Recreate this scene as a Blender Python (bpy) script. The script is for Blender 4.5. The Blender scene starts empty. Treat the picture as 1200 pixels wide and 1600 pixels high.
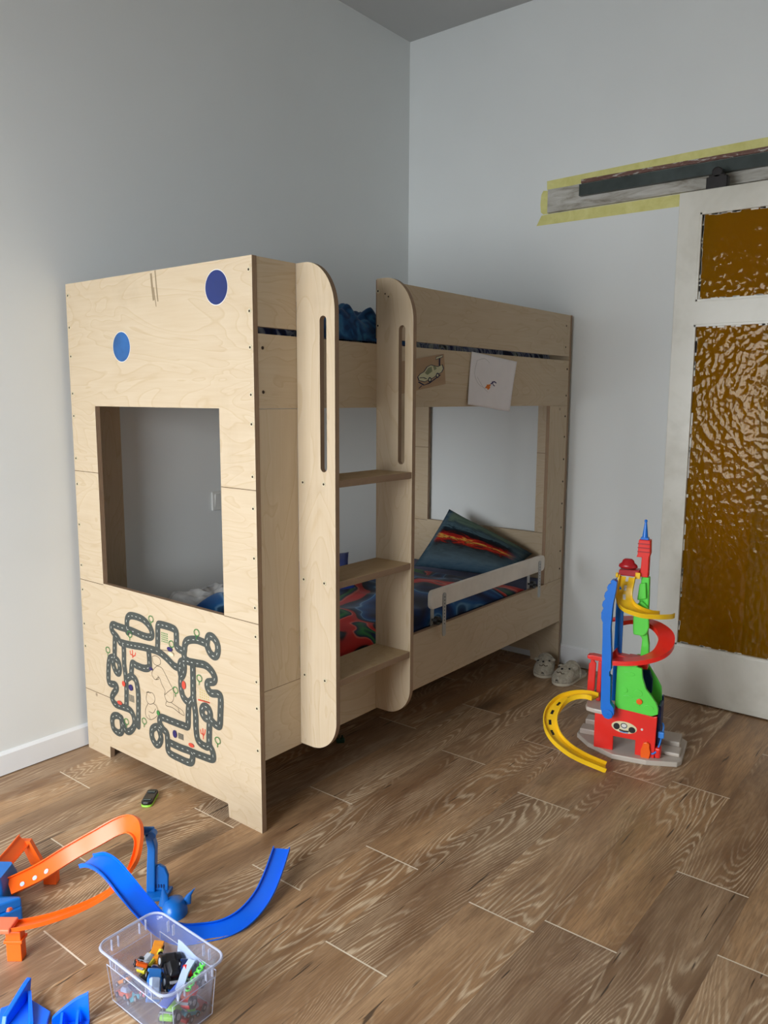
import bpy, bmesh, math, random
from mathutils import Vector, Matrix, noise
PI = math.pi
SC = bpy.context.scene
COL = SC.collection
V3 = Vector

# ------------------------------------------------------------------ camera, world, light, exposure
cam_rows = [[0.623685, 0.108831, -0.774063, -1.57288], [-0.781662, 0.092762, -0.616766, -1.73504], [0.00468, 0.989723, 0.142923, 1.35524]]
cd = bpy.data.cameras.new('camera'); cam = bpy.data.objects.new('camera', cd); COL.objects.link(cam)
cd.sensor_fit = 'VERTICAL'; cd.sensor_height = 36.0; cd.sensor_width = 27.0; cd.lens = 27.806
cd.clip_start = 0.05
cam.matrix_world = Matrix([r for r in cam_rows] + [[0, 0, 0, 1]])
SC.camera = cam
SC.view_settings.view_transform = 'Standard'; SC.view_settings.look = 'None'
SC.view_settings.gamma = 1.0; SC.view_settings.use_curve_mapping = False
SC.view_settings.exposure = 0.0
w = bpy.data.worlds.new('sky'); SC.world = w; w.use_nodes = True
w.node_tree.nodes['Background'].inputs[0].default_value = (0.75, 0.86, 1.0, 1)
w.node_tree.nodes['Background'].inputs[1].default_value = 1.0
WIN_X, WIN_Y0, WIN_Y1, WIN_Z0, WIN_Z1 = -2.45, -0.95, 0.90, 0.12, 1.98
def area(name, loc, rot, sx, sy, power, col):
    l = bpy.data.lights.new(name, 'AREA'); l.shape = 'RECTANGLE'; l.size = sx; l.size_y = sy
    l.energy = power; l.color = col
    o = bpy.data.objects.new(name, l); COL.objects.link(o); o.location = loc; o.rotation_euler = rot
    return o
# the overcast sky patch the window looks out on: it lights downwards, so the upper walls stay dimmer
area('sky_daylight', (WIN_X - 1.6, -0.1, 2.55), (0, math.radians(-90), 0), 3.7, 4.6, 880, (0.93, 0.97, 1.0))
SC.cycles.max_bounces = 10; SC.cycles.diffuse_bounces = 6; SC.cycles.transparent_max_bounces = 24
SC.cycles.use_denoising = True

# ------------------------------------------------------------------ node helpers and materials
def lin(v):
    v /= 255.0
    return v / 12.92 if v <= 0.04045 else ((v + 0.055) / 1.055) ** 2.4
def C(r, g, b): return (lin(r), lin(g), lin(b), 1.0)
class NT:
    def __init__(s, name):
        s.m = bpy.data.materials.new(name); s.m.use_nodes = True; s.t = s.m.node_tree
        s.n = s.t.nodes; s.b = s.n['Principled BSDF']; s.out = s.n['Material Output']
    def link(s, a, b): s.t.links.new(a, b)
    def put(s, sock, v):
        if isinstance(v, bpy.types.NodeSocket): s.link(v, sock)
        else: sock.default_value = v
    def coord(s, k='Object'): return s.n.new('ShaderNodeTexCoord').outputs[k]
    def mapping(s, v, scale=(1, 1, 1), loc=(0, 0, 0), rot=(0, 0, 0)):
        n = s.n.new('ShaderNodeMapping'); s.link(v, n.inputs[0])
        s.put(n.inputs['Scale'], scale); s.put(n.inputs['Location'], loc); s.put(n.inputs['Rotation'], rot)
        return n.outputs[0]
    def math(s, op, a, b=0.0, c=None, clamp=False):
        n = s.n.new('ShaderNodeMath'); n.operation = op; n.use_clamp = clamp
        s.put(n.inputs[0], a); s.put(n.inputs[1], b)
        if c is not None: s.put(n.inputs[2], c)
        return n.outputs[0]
    def noise(s, v, scale=5, detail=2, rough=0.5, dist=0.0, color=False):
        n = s.n.new('ShaderNodeTexNoise'); s.put(n.inputs['Vector'], v)
        n.inputs['Scale'].default_value = scale; n.inputs['Detail'].default_value = detail
        n.inputs['Roughness'].default_value = rough; n.inputs['Distortion'].default_value = dist
        return n.outputs['Color' if color else 0]
    def voronoi(s, v, scale=5, feature='F1', out=0):
        n = s.n.new('ShaderNodeTexVoronoi'); s.put(n.inputs['Vector'], v); n.feature = feature
        n.inputs['Scale'].default_value = scale
        return n.outputs[out]
    def ramp(s, f, stops, interp='LINEAR'):
        n = s.n.new('ShaderNodeValToRGB'); n.color_ramp.interpolation = interp
        e = n.color_ramp.elements
        rgba = lambda c: c if isinstance(c, tuple) else (c, c, c, 1)
        e[0].position = stops[0][0]; e[1].position = max(stops[-1][0], stops[0][0] + 1e-4)
        e[0].color = rgba(stops[0][1]); e[1].color = rgba(stops[-1][1])
        for p, c in stops[1:-1]: e.new(p).color = rgba(c)
        s.put(n.inputs[0], f)
        return n.outputs[0]
    def mix(s, f, a, b, mode='MIX'):
        n = s.n.new('ShaderNodeMix'); n.data_type = 'RGBA'; n.blend_type = mode
        s.put(n.inputs['Factor'], f); s.put(n.inputs['A'], a) if False else None
        s.put(n.inputs[6], a); s.put(n.inputs[7], b)
        return n.outputs[2]
    def sep(s, v):
        n = s.n.new('ShaderNodeSeparateXYZ'); s.link(v, n.inputs[0]); return n.outputs
    def comb(s, x, y, z):
        n = s.n.new('ShaderNodeCombineXYZ')
        for k, a in enumerate((x, y, z)): s.put(n.inputs[k], a)
        return n.outputs[0]
    def vadd(s, a, b):
        n = s.n.new('ShaderNodeVectorMath'); n.operation = 'ADD'; s.put(n.inputs[0], a); s.put(n.inputs[1], b)
        return n.outputs[0]
    def vscale(s, a, k):
        n = s.n.new('ShaderNodeVectorMath'); n.operation = 'SCALE'; s.put(n.inputs[0], a); n.inputs['Scale'].default_value = k
        return n.outputs[0]
    def bump(s, h, strength=0.3, dist=0.01):
        n = s.n.new('ShaderNodeBump'); n.inputs['Strength'].default_value = strength; n.inputs['Distance'].default_value = dist
        s.put(n.inputs['Height'], h); s.link(n.outputs[0], s.b.inputs['Normal']); return n.outputs[0]
    def fin(s, color=None, rough=None, spec=None, metal=None):
        if color is not None: s.put(s.b.inputs['Base Color'], color)
        if rough is not None: s.put(s.b.inputs['Roughness'], rough)
        if spec is not None: s.put(s.b.inputs['Specular IOR Level'], spec)
        if metal is not None: s.put(s.b.inputs['Metallic'], metal)
        return s.m
_cache = {}
def plastic(name, rgb, rough=0.35, spec=0.5, metal=0.0, var=0.06):
    if name in _cache: return _cache[name]
    t = NT(name); n = t.noise(t.coord(), 9, 3, 0.6)
    c = C(*rgb); d = tuple(x * (1 - var * 2) for x in c[:3]) + (1,)
    col = t.ramp(n, [(0.35, d), (0.65, c)])
    r = t.math('MULTIPLY_ADD', n, 0.12, rough - 0.06)
    _cache[name] = t.fin(col, r, spec, metal)
    return _cache[name]

def wall_paint(name, rgb, scale=1.2):
    t = NT(name); co = t.coord()
    a = t.noise(co, scale, 3, 0.55); f = t.noise(co, 160, 2, 0.6)
    c = C(*rgb); d = tuple(x * 0.955 for x in c[:3]) + (1,)
    t.bump(t.math('MULTIPLY_ADD', f, 0.3, t.math('MULTIPLY', a, 1.0)), 0.06, 0.004)
    return t.fin(t.ramp(a, [(0.35, d), (0.7, c)]), 0.72, 0.3)
M_WALL = wall_paint('white_wall_paint', (227, 230, 229))
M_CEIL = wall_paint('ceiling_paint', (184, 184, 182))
M_SKIRT = wall_paint('skirting_paint', (232, 234, 236), 3)
M_HALL = wall_paint('hall_paint', (150, 140, 125))

def floor_mat():
    t = NT('wood_look_floor'); x, y, z = t.sep(t.coord())
    PW, PL, Y0 = 0.196, 0.98, -0.10
    yy = t.math('DIVIDE', t.math('SUBTRACT', y, Y0), PW)
    row = t.math('FLOOR', yy); fy = t.math('SUBTRACT', yy, row)
    offs = {-1: .848, -2: .153, -3: .74, -4: .12, -5: .18, -6: .62, -7: .33, -8: .9, 0: .315, 1: .946, 2: .55, 3: .2, 4: .8, 5: .45}
    stops = []
    for k in range(-9, 7): stops.append(((k + 9) / 16.0 + 0.0005, offs.get(k, (k * 0.37) % 0.98)))
    off = t.ramp(t.math('DIVIDE', t.math('ADD', row, 9.5), 16.0), stops, 'CONSTANT')
    xx = t.math('DIVIDE', t.math('SUBTRACT', x, off), PL)
    coln = t.math('FLOOR', xx); fx = t.math('SUBTRACT', xx, coln)
    wn = t.n.new('ShaderNodeTexWhiteNoise'); wn.noise_dimensions = '2D'
    t.link(t.comb(row, coln, 0.0), wn.inputs['Vector'])
    rv = wn.outputs['Color']; r1, r2, r3 = t.sep(rv)
    base = t.comb(x, y, 0.0)
    shift = t.vscale(rv, 37.0)
    p = t.vadd(base, shift)
    # cathedral rings: contours of a stretched smooth field
    big = t.noise(t.mapping(p, (0.95, 5.4, 1.0)), 1.0, 1.1, 0.45, 0.3)
    fine = t.noise(t.mapping(p, (6, 60, 1)), 1.0, 3, 0.6)
    ringv = t.math('ADD', t.math('MULTIPLY', big, 46.0), t.math('MULTIPLY', fine, 1.1))
    ringv = t.math('ADD', ringv, t.math('MULTIPLY', y, 44.0))
    rg = t.math('FRACT', ringv)
    line = t.ramp(rg, [(0.0, 0.0), (0.46, 0.0), (0.66, 1.0), (0.80, 0.75), (0.97, 0.0)])
    fibre = t.noise(t.mapping(p, (14, 230, 1)), 1.0, 3, 0.65)
    line = t.math('MULTIPLY', line, t.ramp(fibre, [(0.32, 0.2), (0.54, 1.0)]))
    zone = t.ramp(t.noise(t.mapping(p, (1.6, 5, 1)), 1.0, 2, 0.5), [(0.42, 0.10), (0.60, 1.0)])
    line = t.math('MULTIPLY', line, zone)
    dark = t.mix(r1, C(108, 80, 57), C(170, 131, 93))
    tone = t.noise(t.mapping(p, (1.3, 9, 1)), 1.0, 3, 0.6)
    body = t.mix(t.ramp(tone, [(0.35, 0.0), (0.7, 1.0)]), dark, t.mix(r2, C(200, 157, 112), C(168, 144, 118)))
    body = t.mix(t.math('MULTIPLY', t.ramp(fibre, [(0.38, 1.0), (0.58, 0.0)]), 0.42), body, C(112, 86, 64))
    body = t.mix(t.math('MULTIPLY', line, 0.74), body, C(230, 208, 176))
    blot = t.noise(t.mapping(p, (2.2, 8, 1)), 1.0, 4, 0.65, 0.5)
    body = t.mix(t.math('MULTIPLY', t.ramp(blot, [(0.52, 0.0), (0.72, 1.0)]), 0.6), body, C(104, 72, 50))
    # knots
    kn = t.voronoi(t.vadd(t.mapping(p, (1.7, 5.2, 1)), t.vscale(t.noise(p, 9, 2, 0.5, 0, True), 0.25)), 1.0)
    kmask = t.math('MULTIPLY', t.ramp(kn, [(0.05, 1.0), (0.26, 0.0)]), t.ramp(t.noise(t.vadd(p, (3.0, 9.0, 0.0)), 1.1, 1, 0.5), [(0.45, 0.0), (0.6, 1.0)]))
    body = t.mix(t.math('MULTIPLY', kmask, 0.75), body, C(64, 45, 32))
    crack = t.math('MULTIPLY', t.ramp(t.noise(t.mapping(p, (5, 70, 1)), 1.0, 2, 0.5, 0.3), [(0.27, 1.0), (0.31, 0.0)]), 0.8)
    body = t.mix(crack, body, C(52, 40, 32))
    ex = t.math('MINIMUM', fx, t.math('SUBTRACT', 1.0, fx)); ey = t.math('MINIMUM', fy, t.math('SUBTRACT', 1.0, fy))
    gx = t.math('LESS_THAN', ex, 0.0022); gy = t.math('LESS_THAN', ey, 0.0036)
    body = t.mix(t.math('MULTIPLY', gy, 0.5), body, C(104, 82, 64))
    body = t.mix(t.math('MULTIPLY', gx, 0.95), body, C(226, 212, 190))
    hgt = t.math('SUBTRACT', t.math('MULTIPLY', line, 0.5), t.math('MAXIMUM', gx, gy))
    t.bump(hgt, 0.22, 0.0015)
    return t.fin(body, t.math('MULTIPLY_ADD', fibre, 0.16, 0.36), 0.42)
M_FLOOR = floor_mat()

def ply(name, axis, tint=(199, 181, 154), dirt=0.25):
    t = NT(name); co = t.coord()
    sc = [3.6, 3.6, 3.6]; sc[axis] = 0.95
    g = t.noise(t.mapping(co, tuple(sc)), 1.5, 2.5, 0.5, 1.1)
    wv = t.math('FRACT', t.math('MULTIPLY', g, 13.0))
    sc2 = [90, 90, 90]; sc2[axis] = 5
    f = t.noise(t.mapping(co, tuple(sc2)), 1.0, 3, 0.6)
    a = C(*tint); b = tuple(v * k for v, k in zip(a[:3], (0.90, 0.86, 0.79))) + (1,)
    c = t.mix(t.ramp(wv, [(0.0, 0.0), (0.8, 0.35), (0.92, 1.0), (1.0, 0.0)]), a, b)
    c = t.mix(t.ramp(f, [(0.3, 0.16), (0.62, 0.0)]), c, C(170, 140, 104))
    d = t.noise(co, 2.3, 5, 0.65, 0.4)
    c = t.mix(t.math('MULTIPLY', t.ramp(d, [(0.58, 0.0), (0.8, 1.0)]), dirt), c, C(140, 120, 92))
    k = t.voronoi(t.mapping(co, (3.1, 3.1, 3.1)), 1.0)
    c = t.mix(t.ramp(k, [(0.012, 0.65), (0.03, 0.0)]), c, C(92, 66, 46))
    return t.fin(c, t.math('MULTIPLY_ADD', d, 0.2, 0.42), 0.35)
M_PX = ply('birch_ply_along', 0); M_PY = ply('birch_ply_across', 1); M_PZ = ply('birch_ply_upright', 2)
M_STEP = ply('worn_ply_step', 0, (180, 156, 120), 0.7)
def ply_edge(name, axis):
    t = NT(name); co = t.coord(); s = t.sep(co)[axis]
    wv = t.math('SINE', t.math('MULTIPLY', s, 2 * PI / 0.0036))
    sc = [60, 60, 60]; sc[axis] = 120
    n = t.noise(t.mapping(co, tuple(sc)), 0.6, 3, 0.6)
    c = t.mix(t.math('MULTIPLY_ADD', wv, 0.42, 0.5), C(164, 138, 112), C(126, 100, 80))
    c = t.mix(t.ramp(n, [(0.4, 0.0), (0.7, 0.5)]), c, C(160, 134, 104))
    return t.fin(c, 0.6, 0.25)
M_EX = ply_edge('ply_edge_crosswise', 0); M_EY = ply_edge('ply_edge_lengthwise', 1); M_EZ = ply_edge('ply_edge_flat', 2)
M_SEAM = plastic('dark_seam_line', (92, 72, 52), 0.8, 0.1)  # dark brown of the thin joint lines between the end panel plates
M_SCREW = plastic('screw_steel', (206, 194, 164), 0.4, 0.5, 0.15)
M_SDARK = plastic('dark_screw_hole', (58, 44, 34), 0.6, 0.2)
M_ROAD = plastic('grey_road_print', (72, 76, 72), 0.6, 0.3, 0, 0.08)
M_DASH = plastic('white_dash_print', (206, 206, 196), 0.6, 0.3)
M_PEN = plastic('black_pen_line', (96, 82, 66), 0.7, 0.2)
M_GREENPEN = plastic('green_print', (70, 130, 70), 0.6, 0.2)
M_REDPEN = plastic('red_print', (206, 78, 60), 0.6, 0.2)
M_NAVYPEN = plastic('navy_print', (52, 44, 96), 0.6, 0.2)
M_CREAM = plastic('cream_print', (232, 222, 180), 0.6, 0.2)
M_YELPEN = plastic('ochre_print', (196, 176, 96), 0.6, 0.2)
M_WHITE = plastic('white_plastic', (226, 226, 222), 0.4, 0.5)
M_STICK_D = plastic('dark_blue_sticker', (26, 44, 106), 0.35, 0.5, 0, 0.1)
M_STICK_L = plastic('mid_blue_sticker', (38, 98, 162), 0.35, 0.5, 0, 0.2)
def cloth(name, stops, scale=6, warp=0.6, seed=0.0, stretch=(1, 1, 1), coordk='Object'):
    t = NT(name); co = t.mapping(t.coord(coordk), stretch, (seed, seed * 0.7, seed * 0.3))
    wv = t.vadd(co, t.vscale(t.noise(co, scale * 0.7, 2, 0.5, 0, True), warp))
    n = t.noise(wv, scale, 1.5, 0.45, 0.8)
    c = t.ramp(n, stops)
    wvv = t.noise(t.coord(), 420, 1, 0.5)
    t.bump(wvv, 0.15, 0.002)
    m = t.fin(c, 0.9, 0.15)
    t.b.inputs['Sheen Weight'].default_value = 0.15
    return m
NAVY, BLUE, DEEP, RED, PALE, GREEN, BLACK, TEAL = C(16, 28, 62), C(22, 84, 140), C(14, 52, 104), C(190, 44, 40), C(150, 178, 200), C(60, 140, 76), C(12, 14, 22), C(30, 74, 110)
M_DUVET = cloth('printed_duvet_cotton', [(0.28, BLACK), (0.34, NAVY), (0.40, DEEP), (0.46, BLUE), (0.475, C(96, 140, 180)), (0.485, TEAL), (0.53, NAVY), (0.565, BLACK), (0.573, C(168, 36, 34)), (0.612, RED), (0.622, C(206, 104, 86)), (0.632, NAVY), (0.67, C(52, 120, 66)), (0.69, NAVY), (0.76, BLUE)], 3.0, 0.32, 2.3)
M_NAVYCLOTH = cloth('plain_navy_cotton', [(0.3, C(14, 28, 84)), (0.7, C(26, 52, 128))], 5, 0.3)
M_FLEECE = cloth('fluffy_blue_fleece', [(0.3, C(18, 52, 92)), (0.5, C(28, 76, 124)), (0.7, C(52, 110, 156))], 14, 0.3)
M_PRINT2 = cloth('blue_grey_printed_sheet', [(0.34, C(20, 26, 60)), (0.42, C(30, 40, 92)), (0.47, C(120, 128, 150)), (0.52, C(150, 158, 180)), (0.56, C(34, 50, 108)), (0.62, C(160, 168, 170)), (0.68, C(20, 26, 48))], 9, 0.4, 5.1, (1, 1, 0.5))
M_WHITECLOTH = cloth('crumpled_white_cotton', [(0.3, C(168, 170, 172)), (0.7, C(214, 214, 212))], 10, 0.4)
M_MATTRESS = cloth('plain_mattress_ticking', [(0.3, C(24, 40, 86)), (0.7, C(34, 56, 110))], 6, 0.3)
def pillow_mat():
    t = NT('printed_pillowcase_cotton'); uv = t.coord('UV'); u, v, z = t.sep(uv)
    n = t.noise(t.mapping(uv, (2.0, 5.0, 1)), 3.4, 4, 0.6, 1.2)
    vv = t.math('ADD', v, t.math('MULTIPLY', t.math('SUBTRACT', n, 0.5), 0.24))
    vv = t.math('ADD', vv, t.math('MULTIPLY', t.math('SUBTRACT', u, 0.5), -0.05))
    st = [(0.0, C(60, 86, 106)), (0.14, C(88, 110, 124)), (0.26, C(76, 92, 100)), (0.36, C(62, 74, 80)), (0.42, C(40, 38, 40)), (0.45, C(150, 36, 28)), (0.48, C(206, 58, 38)), (0.50, C(70, 26, 26)),
          (0.52, C(226, 176, 76)), (0.545, C(200, 46, 34)), (0.58, C(150, 30, 28)), (0.61, C(60, 22, 24)), (0.645, C(20, 22, 28)), (0.70, C(30, 44, 56)), (0.74, C(80, 106, 118)), (0.80, C(60, 76, 84)), (0.88, C(96, 118, 104)), (1.0, C(100, 120, 108))]
    c = t.ramp(vv, st)
    edge = t.ramp(u, [(0.04, 0.0), (0.08, 1.0), (0.82, 1.0), (0.95, 0.0)])
    c = t.mix(edge, t.ramp(n, [(0.35, C(52, 78, 100)), (0.65, C(84, 106, 116))]), c)
    t.bump(t.noise(t.coord(), 420, 1, 0.5), 0.15, 0.002)
    return t.fin(c, 0.9, 0.15)
M_PILLOW = pillow_mat()
def door_mat():
    t = NT('old_gloss_door_paint'); co = t.coord()
    a = t.noise(co, 2.2, 5, 0.6, 0.3); b = t.noise(co, 30, 3, 0.6)
    c = t.ramp(a, [(0.30, C(190, 186, 172)), (0.5, C(214, 211, 200)), (0.7, C(222, 220, 211))])
    c = t.mix(t.ramp(b, [(0.70, 0.0), (0.8, 0.35)]), c, C(150, 140, 120))
    t.bump(b, 0.12, 0.002)
    return t.fin(c, t.math('MULTIPLY_ADD', a, 0.25, 0.22), 0.5)
M_DOOR = door_mat()
def amber():
    t = NT('amber_hammered_glass'); co = t.coord()
    wv = t.vadd(co, t.vscale(t.noise(co, 14, 2, 0.5, 0, True), 0.03))
    h = t.voronoi(t.mapping(wv, (1, 1.0, 0.75)), 40, 'F1')
    h2 = t.noise(co, 26, 2, 0.5)
    hh = t.math('MULTIPLY_ADD', h2, 0.5, h)
    bn = t.bump(hh, 0.27, 0.010)
    tr = t.n.new('ShaderNodeBsdfTransparent'); tr.inputs[0].default_value = (0.70, 0.49, 0.05, 1)
    df = t.n.new('ShaderNodeBsdfDiffuse'); df.inputs[0].default_value = C(172, 122, 8)
    gl = t.n.new('ShaderNodeBsdfGlossy'); gl.inputs['Roughness'].default_value = 0.07; gl.inputs[0].default_value = (1, 0.93, 0.8, 1)
    t.link(bn, gl.inputs['Normal'])
    fr = t.n.new('ShaderNodeFresnel'); fr.inputs[0].default_value = 1.25; t.link(bn, fr.inputs['Normal'])
    m1 = t.n.new('ShaderNodeMixShader'); m1.inputs[0].default_value = 0.33; t.link(tr.outputs[0], m1.inputs[1]); t.link(df.outputs[0], m1.inputs[2])
    m2 = t.n.new('ShaderNodeMixShader'); t.link(fr.outputs[0], m2.inputs[0]); t.link(m1.outputs[0], m2.inputs[1]); t.link(gl.outputs[0], m2.inputs[2])
    t.link(m2.outputs[0], t.out.inputs[0]); return t.m
M_AMBER = amber()
def clear_plastic():
    t = NT('milky_clear_plastic')
    tr = t.n.new('ShaderNodeBsdfTransparent'); tr.inputs[0].default_value = (0.985, 0.987, 0.995, 1)
    df = t.n.new('ShaderNodeBsdfDiffuse'); df.inputs[0].default_value = C(196, 204, 232)
    tl = t.n.new('ShaderNodeBsdfTranslucent'); tl.inputs[0].default_value = C(196, 204, 232)
    ad = t.n.new('ShaderNodeMixShader'); ad.inputs[0].default_value = 0.5; t.link(df.outputs[0], ad.inputs[1]); t.link(tl.outputs[0], ad.inputs[2])
    gl = t.n.new('ShaderNodeBsdfGlossy'); gl.inputs['Roughness'].default_value = 0.12
    lw = t.n.new('ShaderNodeLayerWeight'); lw.inputs[0].default_value = 0.5
    fr = t.math('MULTIPLY_ADD', t.math('POWER', lw.outputs['Facing'], 4.0), 0.45, 0.03)
    n = t.noise(t.coord(), 7, 3, 0.6)
    m1 = t.n.new('ShaderNodeMixShader'); t.link(t.ramp(n, [(0.3, 0.13), (0.7, 0.19)]), m1.inputs[0]); t.link(tr.outputs[0], m1.inputs[1]); t.link(ad.outputs[0], m1.inputs[2])
    m2 = t.n.new('ShaderNodeMixShader'); t.link(fr, m2.inputs[0]); t.link(m1.outputs[0], m2.inputs[1]); t.link(gl.outputs[0], m2.inputs[2])
    t.link(m2.outputs[0], t.out.inputs[0]); return t.m
M_CLEAR = clear_plastic()
def frosted_edge():
    t = NT('frosted_plastic_rib')
    tr = t.n.new('ShaderNodeBsdfTransparent'); df = t.n.new('ShaderNodeBsdfDiffuse'); df.inputs[0].default_value = C(214, 222, 244)
    n = t.noise(t.coord(), 9, 2, 0.5)
    m1 = t.n.new('ShaderNodeMixShader'); t.link(t.ramp(n, [(0.3, 0.38), (0.7, 0.5)]), m1.inputs[0]); t.link(tr.outputs[0], m1.inputs[1]); t.link(df.outputs[0], m1.inputs[2])
    t.link(m1.outputs[0], t.out.inputs[0]); return t.m
M_FROST = frosted_edge()
def tape():
    t = NT('yellow_masking_tape'); n = t.noise(t.coord(), 14, 4, 0.6, 0.5)
    t.bump(n, 0.2, 0.002)
    return t.fin(t.ramp(n, [(0.3, C(206, 200, 120)), (0.7, C(224, 219, 146))]), 0.5, 0.35)
M_TAPE = tape()
def dirty_board():
    t = NT('bare_grimy_board'); co = t.coord(); n = t.noise(t.mapping(co, (1, 3, 18)), 2, 5, 0.65, 0.6)
    return t.fin(t.ramp(n, [(0.3, C(120, 112, 98)), (0.5, C(176, 172, 162)), (0.7, C(198, 196, 190))]), 0.7, 0.25)
M_BOARD = dirty_board()
def rust():
    t = NT('flaking_red_brown_paint'); co = t.coord(); n = t.noise(t.mapping(co, (1, 5, 24)), 3, 5, 0.7, 0.8)
    return t.fin(t.ramp(n, [(0.38, C(104, 74, 66)), (0.55, C(126, 96, 86)), (0.6, C(190, 186, 178))]), 0.7, 0.2)
M_RUST = rust()
M_TRACK = plastic('dark_steel_track', (70, 78, 76), 0.4, 0.5, 0.6, 0.15)
M_BRACK = plastic('black_iron_hanger', (44, 40, 40), 0.45, 0.5, 0.4, 0.2)
M_STEEL = plastic('galvanised_strap', (178, 178, 176), 0.35, 0.5, 0.7)
M_GUARD = plastic('off_white_lacquer', (232, 226, 216), 0.42, 0.45)
M_BLACK = plastic('black_plastic', (26, 26, 28), 0.4, 0.5)
M_PAPER = plastic('white_paper', (236, 232, 234), 0.85, 0.1, 0, 0.02)
M_CARD = plastic('brown_card', (178, 150, 122), 0.85, 0.1, 0, 0.04)
M_PENCIL = plastic('faint_pencil', (190, 186, 188), 0.85, 0.1)
M_ORPEN = plastic('orange_pencil', (226, 126, 56), 0.8, 0.1)
M_SLIP = cloth('beige_plush', [(0.3, C(158, 150, 134)), (0.7, C(190, 182, 164))], 30, 0.2)
M_SLIPIN = cloth('beige_plush_insole', [(0.3, C(148, 140, 126)), (0.7, C(176, 168, 152))], 30, 0.2)
M_SOLE = plastic('cream_rubber_sole', (212, 204, 184), 0.6, 0.3)
P = {k: plastic('toy_plastic_' + k, v, 0.3, 0.5, 0.0, 0.03) for k, v in dict(
    red=(240, 46, 36), dark_red=(176, 28, 36), green=(98, 226, 78), yellow=(255, 206, 36), blue=(0, 116, 220), navy=(20, 46, 104),
    grey=(200, 190, 178), orange=(255, 104, 22), bright_blue=(0, 108, 250), teal_blue=(14, 108, 196), sky=(60, 140, 230), amber=(240, 150, 40),
    lime=(150, 216, 66), teal=(40, 168, 190), black=(26, 26, 30), pale_blue=(190, 208, 240), silver=(176, 180, 188), purple=(40, 34, 90), coral=(255, 120, 84), lemon=(236, 222, 60), pink=(230, 96, 120), dark_green=(24, 62, 44)).items()}

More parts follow.
